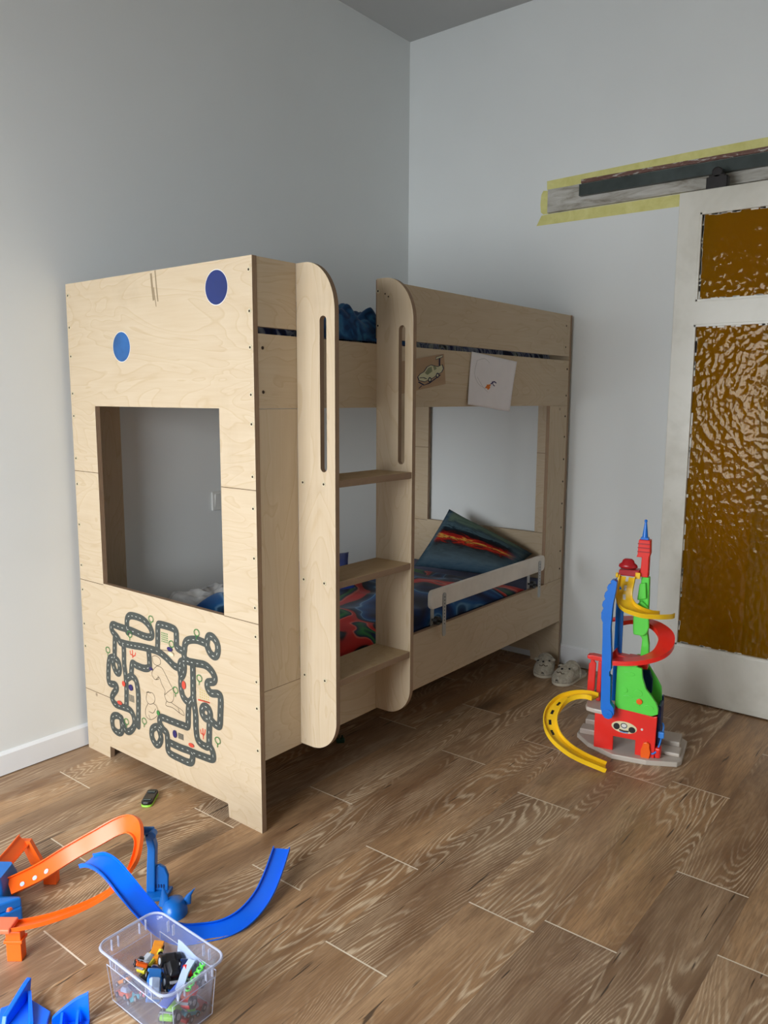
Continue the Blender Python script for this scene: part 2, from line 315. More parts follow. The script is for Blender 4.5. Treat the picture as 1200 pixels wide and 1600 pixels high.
# ------------------------------------------------------------------ mesh builder
_org = {}
def catmull(pts, n=6, closed=False):
    out = []; N = len(pts); P_ = [V3(p) for p in pts]
    for i in range(N if closed else N - 1):
        g = (lambda k: P_[k % N]) if closed else (lambda k: P_[max(0, min(N - 1, k))])
        a, b, c, d = g(i - 1), g(i), g(i + 1), g(i + 2)
        for k in range(n):
            t = k / n
            out.append(0.5 * ((2 * b) + (c - a) * t + (2 * a - 5 * b + 4 * c - d) * t * t + (3 * b - a - 3 * c + d) * t ** 3))
    if not closed: out.append(P_[-1])
    return out
class MB:
    def __init__(s): s.bm = bmesh.new(); s.uv = None
    def poly(s, pts, mi=0):
        f = s.bm.faces.new([s.bm.verts.new(p) for p in pts]); f.material_index = mi; return s
    def prism(s, pts, vec, mi=0, side=None):
        side = mi if side is None else side
        vec = V3(vec); a = [s.bm.verts.new(p) for p in pts]; b = [s.bm.verts.new(V3(p) + vec) for p in pts]
        s.bm.faces.new(a).material_index = mi; s.bm.faces.new(b[::-1]).material_index = mi
        n = len(a)
        for i in range(n): s.bm.faces.new([a[i], b[i], b[(i + 1) % n], a[(i + 1) % n]]).material_index = side
        return s
    def holed(s, outer, holes, fn, vec, mi=0, side=1):
        vec = V3(vec); layers = []
        for k in (0, 1):
            eds = []; loops = []
            for lp in [outer] + holes:
                vs = [s.bm.verts.new(V3(fn(*p)) + vec * k) for p in lp]; loops.append(vs)
                for i in range(len(vs)): eds.append(s.bm.edges.new((vs[i], vs[(i + 1) % len(vs)])))
            r = bmesh.ops.triangle_fill(s.bm, use_beauty=True, use_dissolve=False, edges=eds)
            for g in r['geom']:
                if isinstance(g, bmesh.types.BMFace): g.material_index = mi
            layers.append(loops)
        for la, lb in zip(*layers):
            n = len(la)
            for i in range(n): s.bm.faces.new([la[i], la[(i + 1) % n], lb[(i + 1) % n], lb[i]]).material_index = side
        return s
    def box(s, a, b, mi=0, side_axis=None, side=1):
        (x0, y0, z0), (x1, y1, z1) = a, b
        v = [s.bm.verts.new(p) for p in [(x0, y0, z0), (x1, y0, z0), (x1, y1, z0), (x0, y1, z0), (x0, y0, z1), (x1, y0, z1), (x1, y1, z1), (x0, y1, z1)]]
        for ax, q in ((2, (0, 3, 2, 1)), (2, (4, 5, 6, 7)), (1, (0, 1, 5, 4)), (0, (1, 2, 6, 5)), (1, (2, 3, 7, 6)), (0, (3, 0, 4, 7))):
            s.bm.faces.new([v[k] for k in q]).material_index = mi if side_axis is None or ax == side_axis else side
        return s
    def obox(s, c, ex, ey, ez, mi=0):
        c, ex, ey, ez = V3(c), V3(ex) / 2, V3(ey) / 2, V3(ez) / 2
        return s.prism([c - ex - ey - ez, c + ex - ey - ez, c + ex + ey - ez, c - ex + ey - ez], ez * 2, mi)
    def cyl(s, c, axis, r, h, n=16, mi=0, r2=None):
        c = V3(c); ax = V3(axis).normalized(); a = ax.orthogonal().normalized(); b = ax.cross(a); r2 = r if r2 is None else r2
        A = [s.bm.verts.new(c + (a * math.cos(2 * PI * i / n) + b * math.sin(2 * PI * i / n)) * r) for i in range(n)]
        B = [s.bm.verts.new(c + ax * h + (a * math.cos(2 * PI * i / n) + b * math.sin(2 * PI * i / n)) * r2) for i in range(n)]
        s.bm.faces.new(A[::-1]).material_index = mi; s.bm.faces.new(B).material_index = mi
        for i in range(n): s.bm.faces.new([A[i], A[(i + 1) % n], B[(i + 1) % n], B[i]]).material_index = mi
        return s
    def ball(s, c, r, mi=0, n=14, M=None):
        r = (r, r, r) if not hasattr(r, '__len__') else r
        m = Matrix.Translation(V3(c)) @ (M or Matrix.Identity(4)) @ Matrix.Diagonal((*r, 1))
        x = bmesh.ops.create_uvsphere(s.bm, u_segments=n, v_segments=max(6, n * 2 // 3), radius=1, matrix=m)
        for v in x['verts']:
            for f in v.link_faces: f.material_index = mi
        return s
    def tube(s, path, r, n=8, mi=0, closed=False):
        P_ = [V3(p) for p in path]; N = len(P_); rings = []; prev = None
        for i in range(N):
            t = (P_[(i + 1) % N] - P_[i - 1]) if closed else (P_[min(N - 1, i + 1)] - P_[max(0, i - 1)])
            t.normalize()
            a = t.orthogonal() if prev is None else prev - t * prev.dot(t)
            a.normalize(); prev = a; b = t.cross(a)
            rr = r(i / (N - 1)) if callable(r) else r
            rings.append([s.bm.verts.new(P_[i] + (a * math.cos(2 * PI * k / n) + b * math.sin(2 * PI * k / n)) * rr) for k in range(n)])
        for i in range(N if closed else N - 1):
            A, B = rings[i], rings[(i + 1) % N]
            for k in range(n): s.bm.faces.new([A[k], A[(k + 1) % n], B[(k + 1) % n], B[k]]).material_index = mi
        if not closed:
            s.bm.faces.new(rings[0][::-1]).material_index = mi; s.bm.faces.new(rings[-1]).material_index = mi
        return s
    def sweep(s, path, wv, prof, mi=0, up=None):
        # prof: closed loop of (across, normal) offsets
        P_ = [V3(p) for p in path]; N = len(P_); rings = []
        for i in range(N):
            t = (P_[min(N - 1, i + 1)] - P_[max(0, i - 1)]).normalized()
            w_ = V3(wv[i]); w_ = (w_ - t * w_.dot(t)).normalized(); nrm = t.cross(w_)
            if up is not None and nrm.dot(V3(up)) < 0: nrm = -nrm
            rings.append([s.bm.verts.new(P_[i] + w_ * a + nrm * b) for a, b in prof])
        n = len(prof)
        for i in range(N - 1):
            for k in range(n): s.bm.faces.new([rings[i][k], rings[i][(k + 1) % n], rings[i + 1][(k + 1) % n], rings[i + 1][k]]).material_index = mi
        s.bm.faces.new(rings[0][::-1]).material_index = mi; s.bm.faces.new(rings[-1]).material_index = mi
        return s
    def loft(s, rings, mi=0, cap0=True, cap1=True):
        R_ = [[s.bm.verts.new(p) for p in r] for r in rings]; n = len(R_[0])
        for i in range(len(R_) - 1):
            for k in range(n): s.bm.faces.new([R_[i][k], R_[i][(k + 1) % n], R_[i + 1][(k + 1) % n], R_[i + 1][k]]).material_index = mi
        if cap0: s.bm.faces.new(R_[0][::-1]).material_index = mi
        if cap1: s.bm.faces.new(R_[-1]).material_index = mi
        return s
    def grid(s, fn, nu, nv, mi=0):
        s.uv = s.uv or s.bm.loops.layers.uv.new('UVMap')
        vs = [[s.bm.verts.new(fn(i / nu, j / nv)) for j in range(nv + 1)] for i in range(nu + 1)]
        for i in range(nu):
            for j in range(nv):
                f = s.bm.faces.new([vs[i][j], vs[i + 1][j], vs[i + 1][j + 1], vs[i][j + 1]]); f.material_index = mi
                for l, (a, b) in zip(f.loops, ((i, j), (i + 1, j), (i + 1, j + 1), (i, j + 1))): l[s.uv].uv = (a / nu, b / nv)
        return s
    def strip(s, pts, width, fn, nrm, h, mi=0, closed=False, rise=0.0):
        # flat painted band following 2-D points; fn maps (a,b) to 3-D, nrm lifts it h off the surface
        q = [V3((p[0], p[1], 0)) for p in pts]; N = len(q); L = []
        for i in range(N):
            t = (q[(i + 1) % N] - q[i - 1]) if closed else (q[min(N - 1, i + 1)] - q[max(0, i - 1)])
            t.normalize(); o = V3((-t.y, t.x, 0)) * width / 2
            L.append([s.bm.verts.new(V3(fn(*(q[i] + o * sgn)[:2])) + V3(nrm) * (h + rise * i)) for sgn in (1, -1)])
        for i in range(N if closed else N - 1):
            A, B = L[i], L[(i + 1) % N]
            s.bm.faces.new([A[0], A[1], B[1], B[0]]).material_index = mi
        return s
    def flat(s, pts, fn, nrm, h, mi=0):
        return s.poly([V3(fn(*p)) + V3(nrm) * h for p in pts], mi)
    def build(s, name, mats, parent=None, smooth=None, bevel=0.0, loc=None, local=False, subsurf=0):
        bm = s.bm
        bmesh.ops.recalc_face_normals(bm, faces=bm.faces[:])
        off = V3((0, 0, 0))
        if not local:
            off = _org.get(parent.name, V3((0, 0, 0))) if parent is not None else V3(loc or (0, 0, 0))
            bmesh.ops.translate(bm, verts=bm.verts[:], vec=-off)
        me = bpy.data.meshes.new(name); bm.to_mesh(me); bm.free()
        for m in (mats if isinstance(mats, (list, tuple)) else [mats]): me.materials.append(m)
        if smooth is not None:
            for p in me.polygons: p.use_smooth = True
            me.set_sharp_from_angle(angle=math.radians(smooth))
        o = bpy.data.objects.new(name, me); COL.objects.link(o)
        if parent is not None: o.parent = parent
        elif not local: o.location = off
        _org[o.name] = off
        if bevel:
            b = o.modifiers.new('edge', 'BEVEL'); b.width = bevel; b.segments = 2; b.limit_method = 'ANGLE'; b.angle_limit = math.radians(40)
        if subsurf:
            b = o.modifiers.new('round', 'SUBSURF'); b.levels = subsurf; b.render_levels = subsurf
        return o
def tag(o, label, cat, group=None):
    o['label'] = label; o['category'] = cat
    if group: o['group'] = group
    return o
def thing(name, label, cat, loc, group=None):
    o = bpy.data.objects.new(name, None); o.empty_display_size = 0.05; COL.objects.link(o); o.location = loc; _org[o.name] = V3(loc)
    return tag(o, label, cat, group)
def struct(o): o['kind'] = 'structure'; return o
def ell(cx, cy, rx, ry, n=28, rot=0.0):
    c, s_ = math.cos(rot), math.sin(rot); out = []
    for i in range(n):
        a, b = rx * math.cos(2 * PI * i / n), ry * math.sin(2 * PI * i / n)
        out.append((cx + a * c - b * s_, cy + a * s_ + b * c))
    return out
def rrect(x0, y0, x1, y1, r, n=5):
    out = []
    for cx, cy, a0 in ((x1 - r, y1 - r, 0), (x0 + r, y1 - r, 90), (x0 + r, y0 + r, 180), (x1 - r, y0 + r, 270)):
        for k in range(n + 1):
            a = math.radians(a0 + 90 * k / n); out.append((cx + r * math.cos(a), cy + r * math.sin(a)))
    return out

# ------------------------------------------------------------------ room
WX, WY, CZ, BX, BY = 2.085, 1.015, 3.25, WIN_X, -3.0
struct(MB().box((BX - 0.1, BY - 0.1, -0.1), (3.6, WY + 0.1, 0.0)).build('floor', M_FLOOR))
struct(MB().box((BX - 0.1, BY - 0.1, CZ), (3.6, WY + 0.1, CZ + 0.1)).build('ceiling', M_CEIL))
struct(MB().box((BX - 0.1, WY, 0), (WX + 0.12, WY + 0.1, CZ)).build('wall_left', M_WALL))
DO0, DO1, DOZ = -1.42, -0.86, 2.08
wr = MB().box((WX, DO1, 0), (WX + 0.12, WY, CZ)).box((WX, BY, 0), (WX + 0.12, DO0, CZ)).box((WX, DO0, DOZ), (WX + 0.12, DO1, CZ))
struct(wr.build('wall_right', M_WALL))
ww = MB().box((BX - 0.1, BY, 0), (BX, WIN_Y0, CZ)).box((BX - 0.1, WIN_Y1, 0), (BX, WY, CZ)).box((BX - 0.1, WIN_Y0, 0), (BX, WIN_Y1, WIN_Z0)).box((BX - 0.1, WIN_Y0, WIN_Z1), (BX, WIN_Y1, CZ))
struct(ww.build('wall_rear', M_WALL))
struct(MB().box((BX - 0.1, BY - 0.1, 0), (3.6, BY, CZ)).build('wall_front', M_WALL))
hall = MB().box((3.1, BY, 0), (3.2, WY, CZ)).box((WX + 0.12, -0.2, 0), (3.1, -0.1, CZ)).box((WX + 0.12, -2.3, 0), (3.1, -2.2, CZ))
struct(hall.build('wall_hall', M_HALL))
wf = MB(); fw = 0.05
for a, b in (((BX - 0.07, WIN_Y0, WIN_Z0), (BX - 0.02, WIN_Y0 + fw, WIN_Z1)), ((BX - 0.07, WIN_Y1 - fw, WIN_Z0), (BX - 0.02, WIN_Y1, WIN_Z1)),
             ((BX - 0.07, WIN_Y0, WIN_Z0), (BX - 0.02, WIN_Y1, WIN_Z0 + fw)), ((BX - 0.07, WIN_Y0, WIN_Z1 - fw), (BX - 0.02, WIN_Y1, WIN_Z1)),
             ((BX - 0.07, -0.04, WIN_Z0), (BX - 0.02, 0.04, WIN_Z1)), ((BX - 0.07, WIN_Y0, 0.75), (BX - 0.02, WIN_Y1, 0.80))): wf.box(a, b)
struct(wf.build('window_1', M_SKIRT))
def skirting(name, prof_pts, vec):
    return struct(MB().prism(prof_pts, vec).build(name, M_SKIRT))
skirting('baseboard_left', [(BX, WY, 0.004), (BX, WY - 0.012, 0.004), (BX, WY - 0.012, 0.078), (BX, WY - 0.004, 0.088), (BX, WY, 0.088)], (WX - BX, 0, 0))
skirting('baseboard_right', [(WX, WY - 0.012, 0.004), (WX - 0.012, WY - 0.012, 0.004), (WX - 0.012, WY - 0.012, 0.094), (WX - 0.004, WY - 0.012, 0.103), (WX, WY - 0.012, 0.103)], (0, -(WY - 0.012 + 0.84), 0))

# ------------------------------------------------------------------ sliding door
DX, DT = 1.955, 0.042; DY0, DY1 = -1.46, -0.52
ys = [DY0, DY0 + 0.095, DY1 - 0.092, DY1]; zs = [0.006, 0.258, 1.669, 1.767, 2.129, 2.22]
dm = MB(); cells = [(i, j) for i in range(3) for j in range(5) if not (i == 1 and j in (1, 3))]
dm.holed([(DY0, zs[0]), (DY1, zs[0]), (DY1, zs[5]), (DY0, zs[5])],
         [[(ys[1], zs[1]), (ys[2], zs[1]), (ys[2], zs[2]), (ys[1], zs[2])], [(ys[1], zs[3]), (ys[2], zs[3]), (ys[2], zs[4]), (ys[1], zs[4])]],
         lambda a, b: (DX, a, b), (DT, 0, 0), 0, 0)
door = struct(dm.build('door_1', M_DOOR, loc=(DX, -1.0, 0), bevel=0.003))
random.seed(4)
for k, (z0, z1) in enumerate(((zs[1], zs[2]), (zs[3], zs[4]))):
    MB().box((DX + 0.016, ys[1] - 0.004, z0 - 0.004), (DX + 0.021, ys[2] + 0.004, z1 + 0.004)).build('glass_pane', M_AMBER, door)
    bd = MB()
    for a, b in (((ys[1], z0 - 0.001), (ys[2], z0 + 0.008)), ((ys[1], z1 - 0.008), (ys[2], z1 + 0.001)), ((ys[1] - 0.001, z0), (ys[1] + 0.007, z1)), ((ys[2] - 0.007, z0), (ys[2] + 0.001, z1))):
        bd.box((DX - 0.0005, a[0], a[1]), (DX + 0.014, b[0], b[1]))
    bd.build('glazing_bead', M_DOOR, door)
    pt = MB()   # ragged putty / paint chips along the glass edge
    for q in range(26):
        zz = random.uniform(z0, z1); h = random.uniform(0.01, 0.06); pt.box((DX + 0.012, ys[2] - 0.011 - random.uniform(0, .003), zz), (DX + 0.0155, ys[2] - 0.006, min(z1, zz + h)))
    for q in range(22):
        yy = random.uniform(ys[1], ys[2] - 0.03); pt.box((DX + 0.012, yy, z0 + 0.006), (DX + 0.0155, yy + random.uniform(.01, .03), z0 + 0.011 + random.uniform(0, .003)))
        yy = random.uniform(ys[1], ys[2] - 0.03); pt.box((DX + 0.012, yy, z1 - 0.011 - random.uniform(0, .004)), (DX + 0.0155, yy + random.uniform(.01, .03), z1 - 0.006))
    pt.build('chipped_putty', M_DOOR, door)
hb = MB(); hb.box((DX + 0.004, -0.71, 2.215), (DX + 0.044, -0.625, 2.268)); hb.cyl((DX + 0.004, -0.667, 2.283), (1, 0, 0), 0.022, 0.03, 20); hb.box((DX + 0.004, -0.70, 2.262), (DX + 0.03, -0.634, 2.275))
hb.build('roller_hanger', M_BRACK, door, bevel=0.004)

# rail above the door
rail = thing('door_rail', 'grimy bare board carrying a dark steel sliding track above the amber glass door', 'rail', (WX, -0.6, 2.25))
MB().box((WX - 0.022, -1.6, 2.250), (WX, 0.155, 2.358)).build('backing_board', M_BOARD, rail)
tr = MB(); x0, x1 = WX - 0.048, WX - 0.023
tr.prism([(x0, -1.6, 2.299), (x0, -1.6, 2.350), (x1, -1.6, 2.350), (x1, -1.6, 2.344), (x0 + 0.006, -1.6, 2.344), (x0 + 0.006, -1.6, 2.305), (x1, -1.6, 2.305), (x1, -1.6, 2.299)], (0, 1.58, 0))
tr.build('steel_track', M_TRACK, rail)
MB().box((WX - 0.03, -1.6, 2.3585), (WX, -0.02, 2.376)).build('top_batten', M_RUST, rail)
def tape_strip(pts, label):
    o = MB().prism([(WX - 0.0012, a, b) for a, b in pts], (0.001, 0, 0)).build('masking_tape', M_TAPE, loc=(WX, pts[0][0], pts[0][1]))
    return tag(o, label, 'tape', 'masking tape around the door rail')
tape_strip([(0.172, 2.404), (0.170, 2.362), (0.158, 2.3585), (-0.3, 2.3785), (-1.5, 2.3785), (-1.5, 2.425), (-0.5, 2.418)], 'long yellow masking tape strip on the wall along the top of the rail')
tape_strip([(0.222, 2.200), (0.196, 2.246), (0.155, 2.2485), (-0.50, 2.2485), (-0.50, 2.196)], 'yellow masking tape strip on the wall under the rail left of the door')
tape_strip([(0.200, 2.345), (0.204, 2.300), (0.200, 2.262), (0.186, 2.250), (0.1565, 2.2505), (0.1565, 2.3575), (0.19, 2.362)], 'short upright yellow masking tape piece at the left end of the rail')

# light switch on the left wall
sw = thing('light_switch', 'white light switch on the wall seen through the bed end window', 'switch', (0.70, WY, 0.90))
MB().box((0.655, WY - 0.010, 0.858), (0.737, WY, 0.942)).build('switch_plate', M_WHITE, sw, bevel=0.004)
MB().prism([(0.668, WY - 0.010, 0.872), (0.668, WY - 0.018, 0.930), (0.668, WY - 0.010, 0.930)], (0.056, 0, 0)).build('rocker', M_WHITE, sw)

# ------------------------------------------------------------------ bunk bed
BL, BW, BH, TH = 2.06, 0.986, 1.753, 0.018
bed = thing('bunk_bed', 'birch plywood bunk bed with a ladder and square window cut in each end panel', 'bunk bed', (1.03, 0.493, 0))
def end_panel(x):
    outer = [(0, 0), (0.157, 0), (0.161, 0.046), (0.836, 0.046), (0.838, 0), (BW, 0), (BW, BH), (0, BH)]
    hole = [(0.157, 0.6765), (0.831, 0.6765), (0.831, 1.321), (0.157, 1.321)]
    o = MB().holed(outer, [hole], lambda a, b: (x, a, b), (TH, 0, 0), 0, 1).build('end_panel', [M_PY, M_EX], bed)
    return o
near = end_panel(0.0); far = end_panel(BL - TH)
def seams(parent, x, nx):
    for y0, y1, z in ((0, 0.157, 1.083), (0.831, BW, 1.083), (0, 0.157, 0.6765), (0.831, BW, 0.672), (0.80, BW, 0.242)):
        MB().box((x - 0.0004, y0, z - 0.0010), (x + 0.0004, y1, z + 0.0010)).build('joint_line', M_SEAM, parent)
seams(near, 0.0, -1); seams(far, BL - TH, -1)
_screw = {}
def screw(parent, c, axis, r=0.0085, dark=False):
    # brass-coloured screw head, slightly sunk, with a dark socket
    key = (axis, r, dark)
    if key not in _screw:
        m = MB(); ax = V3(axis)
        m.cyl(ax * -0.001, axis, r, 0.0022, 14, 1 if dark else 0, r * 0.82)
        m.cyl(ax * 0.0012, axis, r * 0.42, 0.0004, 8, 1)
        o = m.build('screw', [M_SCREW, M_SDARK], parent, smooth=40, local=True); _screw[key] = o.data
    else:
        o = bpy.data.objects.new('screw', _screw[key]); COL.objects.link(o); o.parent = parent
    o.location = V3(c) - V3((1.03, 0.493, 0)); return o
for z in (1.714, 1.599, 1.497, 1.362, 1.277, 1.123, 1.028, 0.878, 0.726, 0.636, 0.493, 0.408, 0.271): screw(near, (0, 0.013, z), (-1, 0, 0))
for z in (1.712, 1.600, 1.498, 1.365, 1.284, 1.129, 1.034, 0.882, 0.727, 0.633, 0.500, 0.412): screw(near, (0, 0.972, z), (-1, 0, 0))
# stickers, stains and the printed road map on the near end panel
fx = lambda a, b: (0.0, a, b); NX = (-1, 0, 0)
def sticker(cy, cz, r, m):
    MB().flat(ell(cy, cz, r + 0.0022, r + 0.0022, 40), fx, NX, 0.0003, 1).flat(ell(cy, cz, r, r, 40), fx, NX, 0.0007, 0).build('round_sticker', [m, M_WHITE], near)
sticker(0.156, 1.676, 0.050, M_STICK_D); sticker(0.653, 1.521, 0.049, M_STICK_L)
m = MB()
for y, z0, z1, wd in ((0.474, 1.745, 1.66, 0.010), (0.452, 1.752, 1.655, 0.006), (0.462, 1.70, 1.64, 0.004)): m.strip([(y, z0), (y - 0.004, (z0 + z1) / 2), (y - 0.010, z1)], wd, fx, NX, 0.0003)
m.build('water_stain', plastic('stain_brown', (150, 132, 106), 0.7, 0.2), near)
ROADS = [[(0.69,0.521),(0.69,0.562),(0.675,0.582),(0.643,0.588),(0.593,0.585),(0.554,0.566),(0.541,0.542),(0.554,0.529),(0.592,0.526),(0.663,0.531),(0.737,0.531),(0.778,0.532),(0.79,0.518),(0.782,0.503),(0.756,0.489),(0.739,0.473)],[(0.771,0.483),(0.775,0.45),(0.776,0.41),(0.755,0.396),(0.748,0.375),(0.755,0.354),(0.772,0.353),(0.786,0.37),(0.789,0.392),(0.776,0.41)],[(0.776,0.41),(0.807,0.399),(0.818,0.379),(0.824,0.341),(0.825,0.308),(0.814,0.299),(0.78,0.302),(0.775,0.288),(0.799,0.261),(0.807,0.243),(0.787,0.226),(0.738,0.227),(0.695,0.227),(0.673,0.208),(0.671,0.176),(0.698,0.146),(0.727,0.141),(0.747,0.172),(0.768,0.184),(0.798,0.178),(0.813,0.158),(0.806,0.126),(0.773,0.118),(0.75,0.135),(0.752,0.181)],[(0.739,0.473),(0.718,0.462),(0.719,0.397),(0.712,0.347),(0.711,0.296),(0.716,0.235)],[(0.739,0.473),(0.677,0.476),(0.594,0.484),(0.515,0.486),(0.468,0.474),(0.421,0.454),(0.386,0.455)],[(0.566,0.482),(0.563,0.444),(0.566,0.418),(0.594,0.407),(0.64,0.407),(0.665,0.41),(0.673,0.388),(0.673,0.363),(0.649,0.349),(0.639,0.307),(0.641,0.249),(0.647,0.179)],[(0.708,0.342),(0.673,0.363)],[(0.513,0.488),(0.509,0.541),(0.505,0.578),(0.485,0.586),(0.413,0.583),(0.405,0.555),(0.405,0.526),(0.386,0.518),(0.365,0.519),(0.36,0.541),(0.343,0.559),(0.298,0.57),(0.246,0.567)],[(0.246,0.567),(0.238,0.591),(0.218,0.596),(0.197,0.582),(0.191,0.561),(0.198,0.539),(0.214,0.533),(0.232,0.541),(0.244,0.559),(0.246,0.567)],[(0.365,0.519),(0.366,0.501),(0.351,0.487),(0.302,0.49),(0.258,0.493),(0.228,0.482),(0.211,0.463),(0.217,0.447),(0.245,0.437),(0.249,0.42),(0.232,0.405),(0.195,0.41),(0.184,0.398),(0.187,0.348),(0.193,0.305),(0.214,0.302),(0.238,0.312),(0.266,0.311),(0.281,0.327),(0.273,0.346),(0.255,0.351),(0.239,0.335),(0.244,0.292),(0.247,0.25),(0.25,0.22),(0.27,0.212),(0.305,0.222),(0.314,0.261),(0.314,0.309),(0.323,0.366),(0.322,0.426),(0.321,0.484)],[(0.346,0.488),(0.383,0.477),(0.392,0.451),(0.386,0.426),(0.372,0.441),(0.367,0.469),(0.379,0.479)],[(0.386,0.426),(0.389,0.392),(0.38,0.358),(0.353,0.344),(0.329,0.359),(0.322,0.39)],[(0.329,0.359),(0.348,0.336),(0.354,0.299),(0.359,0.258),(0.385,0.253),(0.451,0.251),(0.505,0.249),(0.516,0.228),(0.497,0.208),(0.477,0.198),(0.474,0.161),(0.468,0.132),(0.411,0.127),(0.35,0.13),(0.337,0.158),(0.348,0.17),(0.408,0.168),(0.47,0.17)],[(0.497,0.208),(0.532,0.208),(0.561,0.19),(0.565,0.161),(0.546,0.14),(0.526,0.145),(0.512,0.169),(0.518,0.193),(0.532,0.208)],[(0.348,0.17),(0.289,0.172),(0.235,0.177),(0.229,0.196),(0.239,0.214),(0.25,0.22)]]
SKETCH = [[(0.546,0.461),(0.541,0.439),(0.518,0.434),(0.5,0.445),(0.503,0.462),(0.526,0.467),(0.546,0.461)],[(0.52,0.432),(0.494,0.431),(0.471,0.409),(0.449,0.384),(0.431,0.364),(0.433,0.333),(0.448,0.318),(0.472,0.317),(0.483,0.336),(0.479,0.352),(0.497,0.372),(0.511,0.394),(0.531,0.38),(0.546,0.386),(0.552,0.4),(0.537,0.419),(0.52,0.432)],[(0.483,0.336),(0.455,0.358),(0.431,0.373)],[(0.472,0.317),(0.477,0.3),(0.439,0.301),(0.402,0.292),(0.376,0.29),(0.387,0.305),(0.42,0.312),(0.448,0.318)],[(0.402,0.292),(0.409,0.307)],[(0.531,0.38),(0.513,0.387),(0.518,0.398)],[(0.585,0.32),(0.592,0.293),(0.575,0.28),(0.546,0.292),(0.54,0.312),(0.554,0.326),(0.585,0.32)],[(0.582,0.28),(0.599,0.253),(0.596,0.229),(0.571,0.223),(0.54,0.24),(0.524,0.26),(0.532,0.283),(0.549,0.288)],[(0.579,0.252),(0.554,0.252),(0.538,0.272)],[(0.571,0.223),(0.58,0.239)],[(0.59,0.319),(0.576,0.325),(0.565,0.322)],[(0.495,0.495),(0.438,0.501),(0.421,0.496)]]
TREES = [(0.543,0.596),(0.295,0.595),(0.819,0.428),(0.288,0.442),(0.418,0.37),(0.607,0.209),(0.203,0.251),(0.718,0.177),(0.432,0.529),(0.674,0.516)]
REDS = [[(0.679,0.454),(0.677,0.441),(0.664,0.441)],[(0.664,0.46),(0.664,0.43)],[(0.645,0.454),(0.648,0.443),(0.663,0.436)],[(0.292,0.264),(0.29,0.251),(0.279,0.25)],[(0.28,0.271),(0.278,0.233)],[(0.267,0.271),(0.27,0.256),(0.277,0.246)],[(0.3,0.365),(0.263,0.368),(0.239,0.369)]]
DOTS = [('red',0.725,0.32,0.021,0.021),('red',0.371,0.399,0.02,0.029),('red',0.756,0.24,0.031,0.015),('red',0.341,0.195,0.029,0.015),('navy',0.442,0.509,0.03,0.016),('navy',0.681,0.316,0.026,0.024),('navy',0.43,0.21,0.023,0.028),('green',0.521,0.262,0.018,0.018),('navy',0.553,0.415,0.018,0.012),('cream',0.436,0.492,0.03,0.011)]
GRIDS = [('green',0.471,0.543,0.039,0.037),('grey',0.681,0.274,0.032,0.026),('grey',0.399,0.209,0.03,0.021),('yellow',0.267,0.386,0.052,0.042)]
RW = 0.0275; lift = 0.0006
for r in ROADS:
    q = catmull([(a, b, 0) for a, b in r], 7); m = MB(); m.strip(q, RW, fx, NX, lift, 0, False, 5e-6)
    for e in (q[0], q[-1]): m.flat(ell(e[0], e[1], RW / 2, RW / 2, 14), fx, NX, lift - 0.00003, 0)
    lift += 0.00006
    rd = m.build('road_print', M_ROAD, near)
    m = MB(); acc = 0.0
    for i in range(len(q) - 1):
        acc += (q[i + 1] - q[i]).length
        if acc > 0.022:
            acc = 0.0; d = (q[i + 1] - q[i]).normalized() * 0.0045
            m.strip([q[i] - d, q[i] + d], 0.0022, fx, NX, 0.0026, 0)
    m.build('lane_dashes', M_DASH, near) if len(m.bm.faces) else None
m = MB()
for r in SKETCH: m.strip(catmull([(a, b, 0) for a, b in r], 4), 0.0022, fx, NX, 0.0004)
m.build('figure_outline', M_PEN, near)
for y, z in TREES:
    m = MB(); m.strip(ell(y, z, 0.013, 0.011, 16), 0.003, fx, NX, 0.0029, 0, True); m.strip([(y, z - 0.011), (y + 0.002, z - 0.024)], 0.003, fx, NX, 0.0029, 0); m.build('tree_print', M_GREENPEN, near)
for r in REDS: MB().strip(r, 0.005, fx, NX, 0.0004, 0).build('plant_print', M_REDPEN, near)
for k, y, z, wd, hg in DOTS: MB().flat(ell(y, z, wd / 2, hg / 2, 14), fx, NX, 0.0030, 0).build('spot_print', {'red': M_REDPEN, 'navy': M_NAVYPEN, 'green': M_GREENPEN, 'cream': M_CREAM}[k], near)
for k, y, z, wd, hg in GRIDS:
    m = MB()
    for a in range(5):
        for b in range(5):
            m.flat(ell(y - wd / 2 + wd * (a + 0.5) / 5, z - hg / 2 + hg * (b + 0.5) / 5, 0.0028, 0.0028, 6), fx, NX, 0.0004, 0)
    m.build('dotted_field_print', {'green': M_GREENPEN, 'grey': M_ROAD, 'yellow': M_YELPEN}[k], near)
def board(name, x0, x1, z0, z1, y0=0.0005, mat=None):
    return MB().box((x0, y0, z0), (x1, y0 + TH, z1), 0, 1, 1).build(name, [mat or M_PX, M_EY], bed)
XI, XO = TH + 0.0005, BL - TH - 0.0005
lower_rail = board('side_rail', XI, XO, 0.235, 0.457)
upper_rail = board('side_rail', XI, XO, 1.322, 1.537)
guard_s = board('guard_rail', XI, 0.1755, 1.557, 1.752, mat=M_PX)
guard_l = board('guard_rail', 0.5785, XO, 1.557, 1.752)
post_l = board('post', XI, 0.1755, 0.4585, 1.3205, mat=M_PZ)
post_r = board('post', 1.86, XO, 0.4585, 1.3205, mat=M_PZ)
for x0, x1 in ((XI, 0.187), (1.873, XO)): board('post', x0, x1, 0.4585, 1.3205, BW - TH - 0.0005, M_PZ)
board('side_rail', XI, XO, 0.235, 0.457, BW - TH - 0.0005); board('side_rail', XI, XO, 1.322, 1.56, BW - TH - 0.0005)
board('guard_rail', XI, XO, 1.60, 1.752, BW - TH - 0.0005)
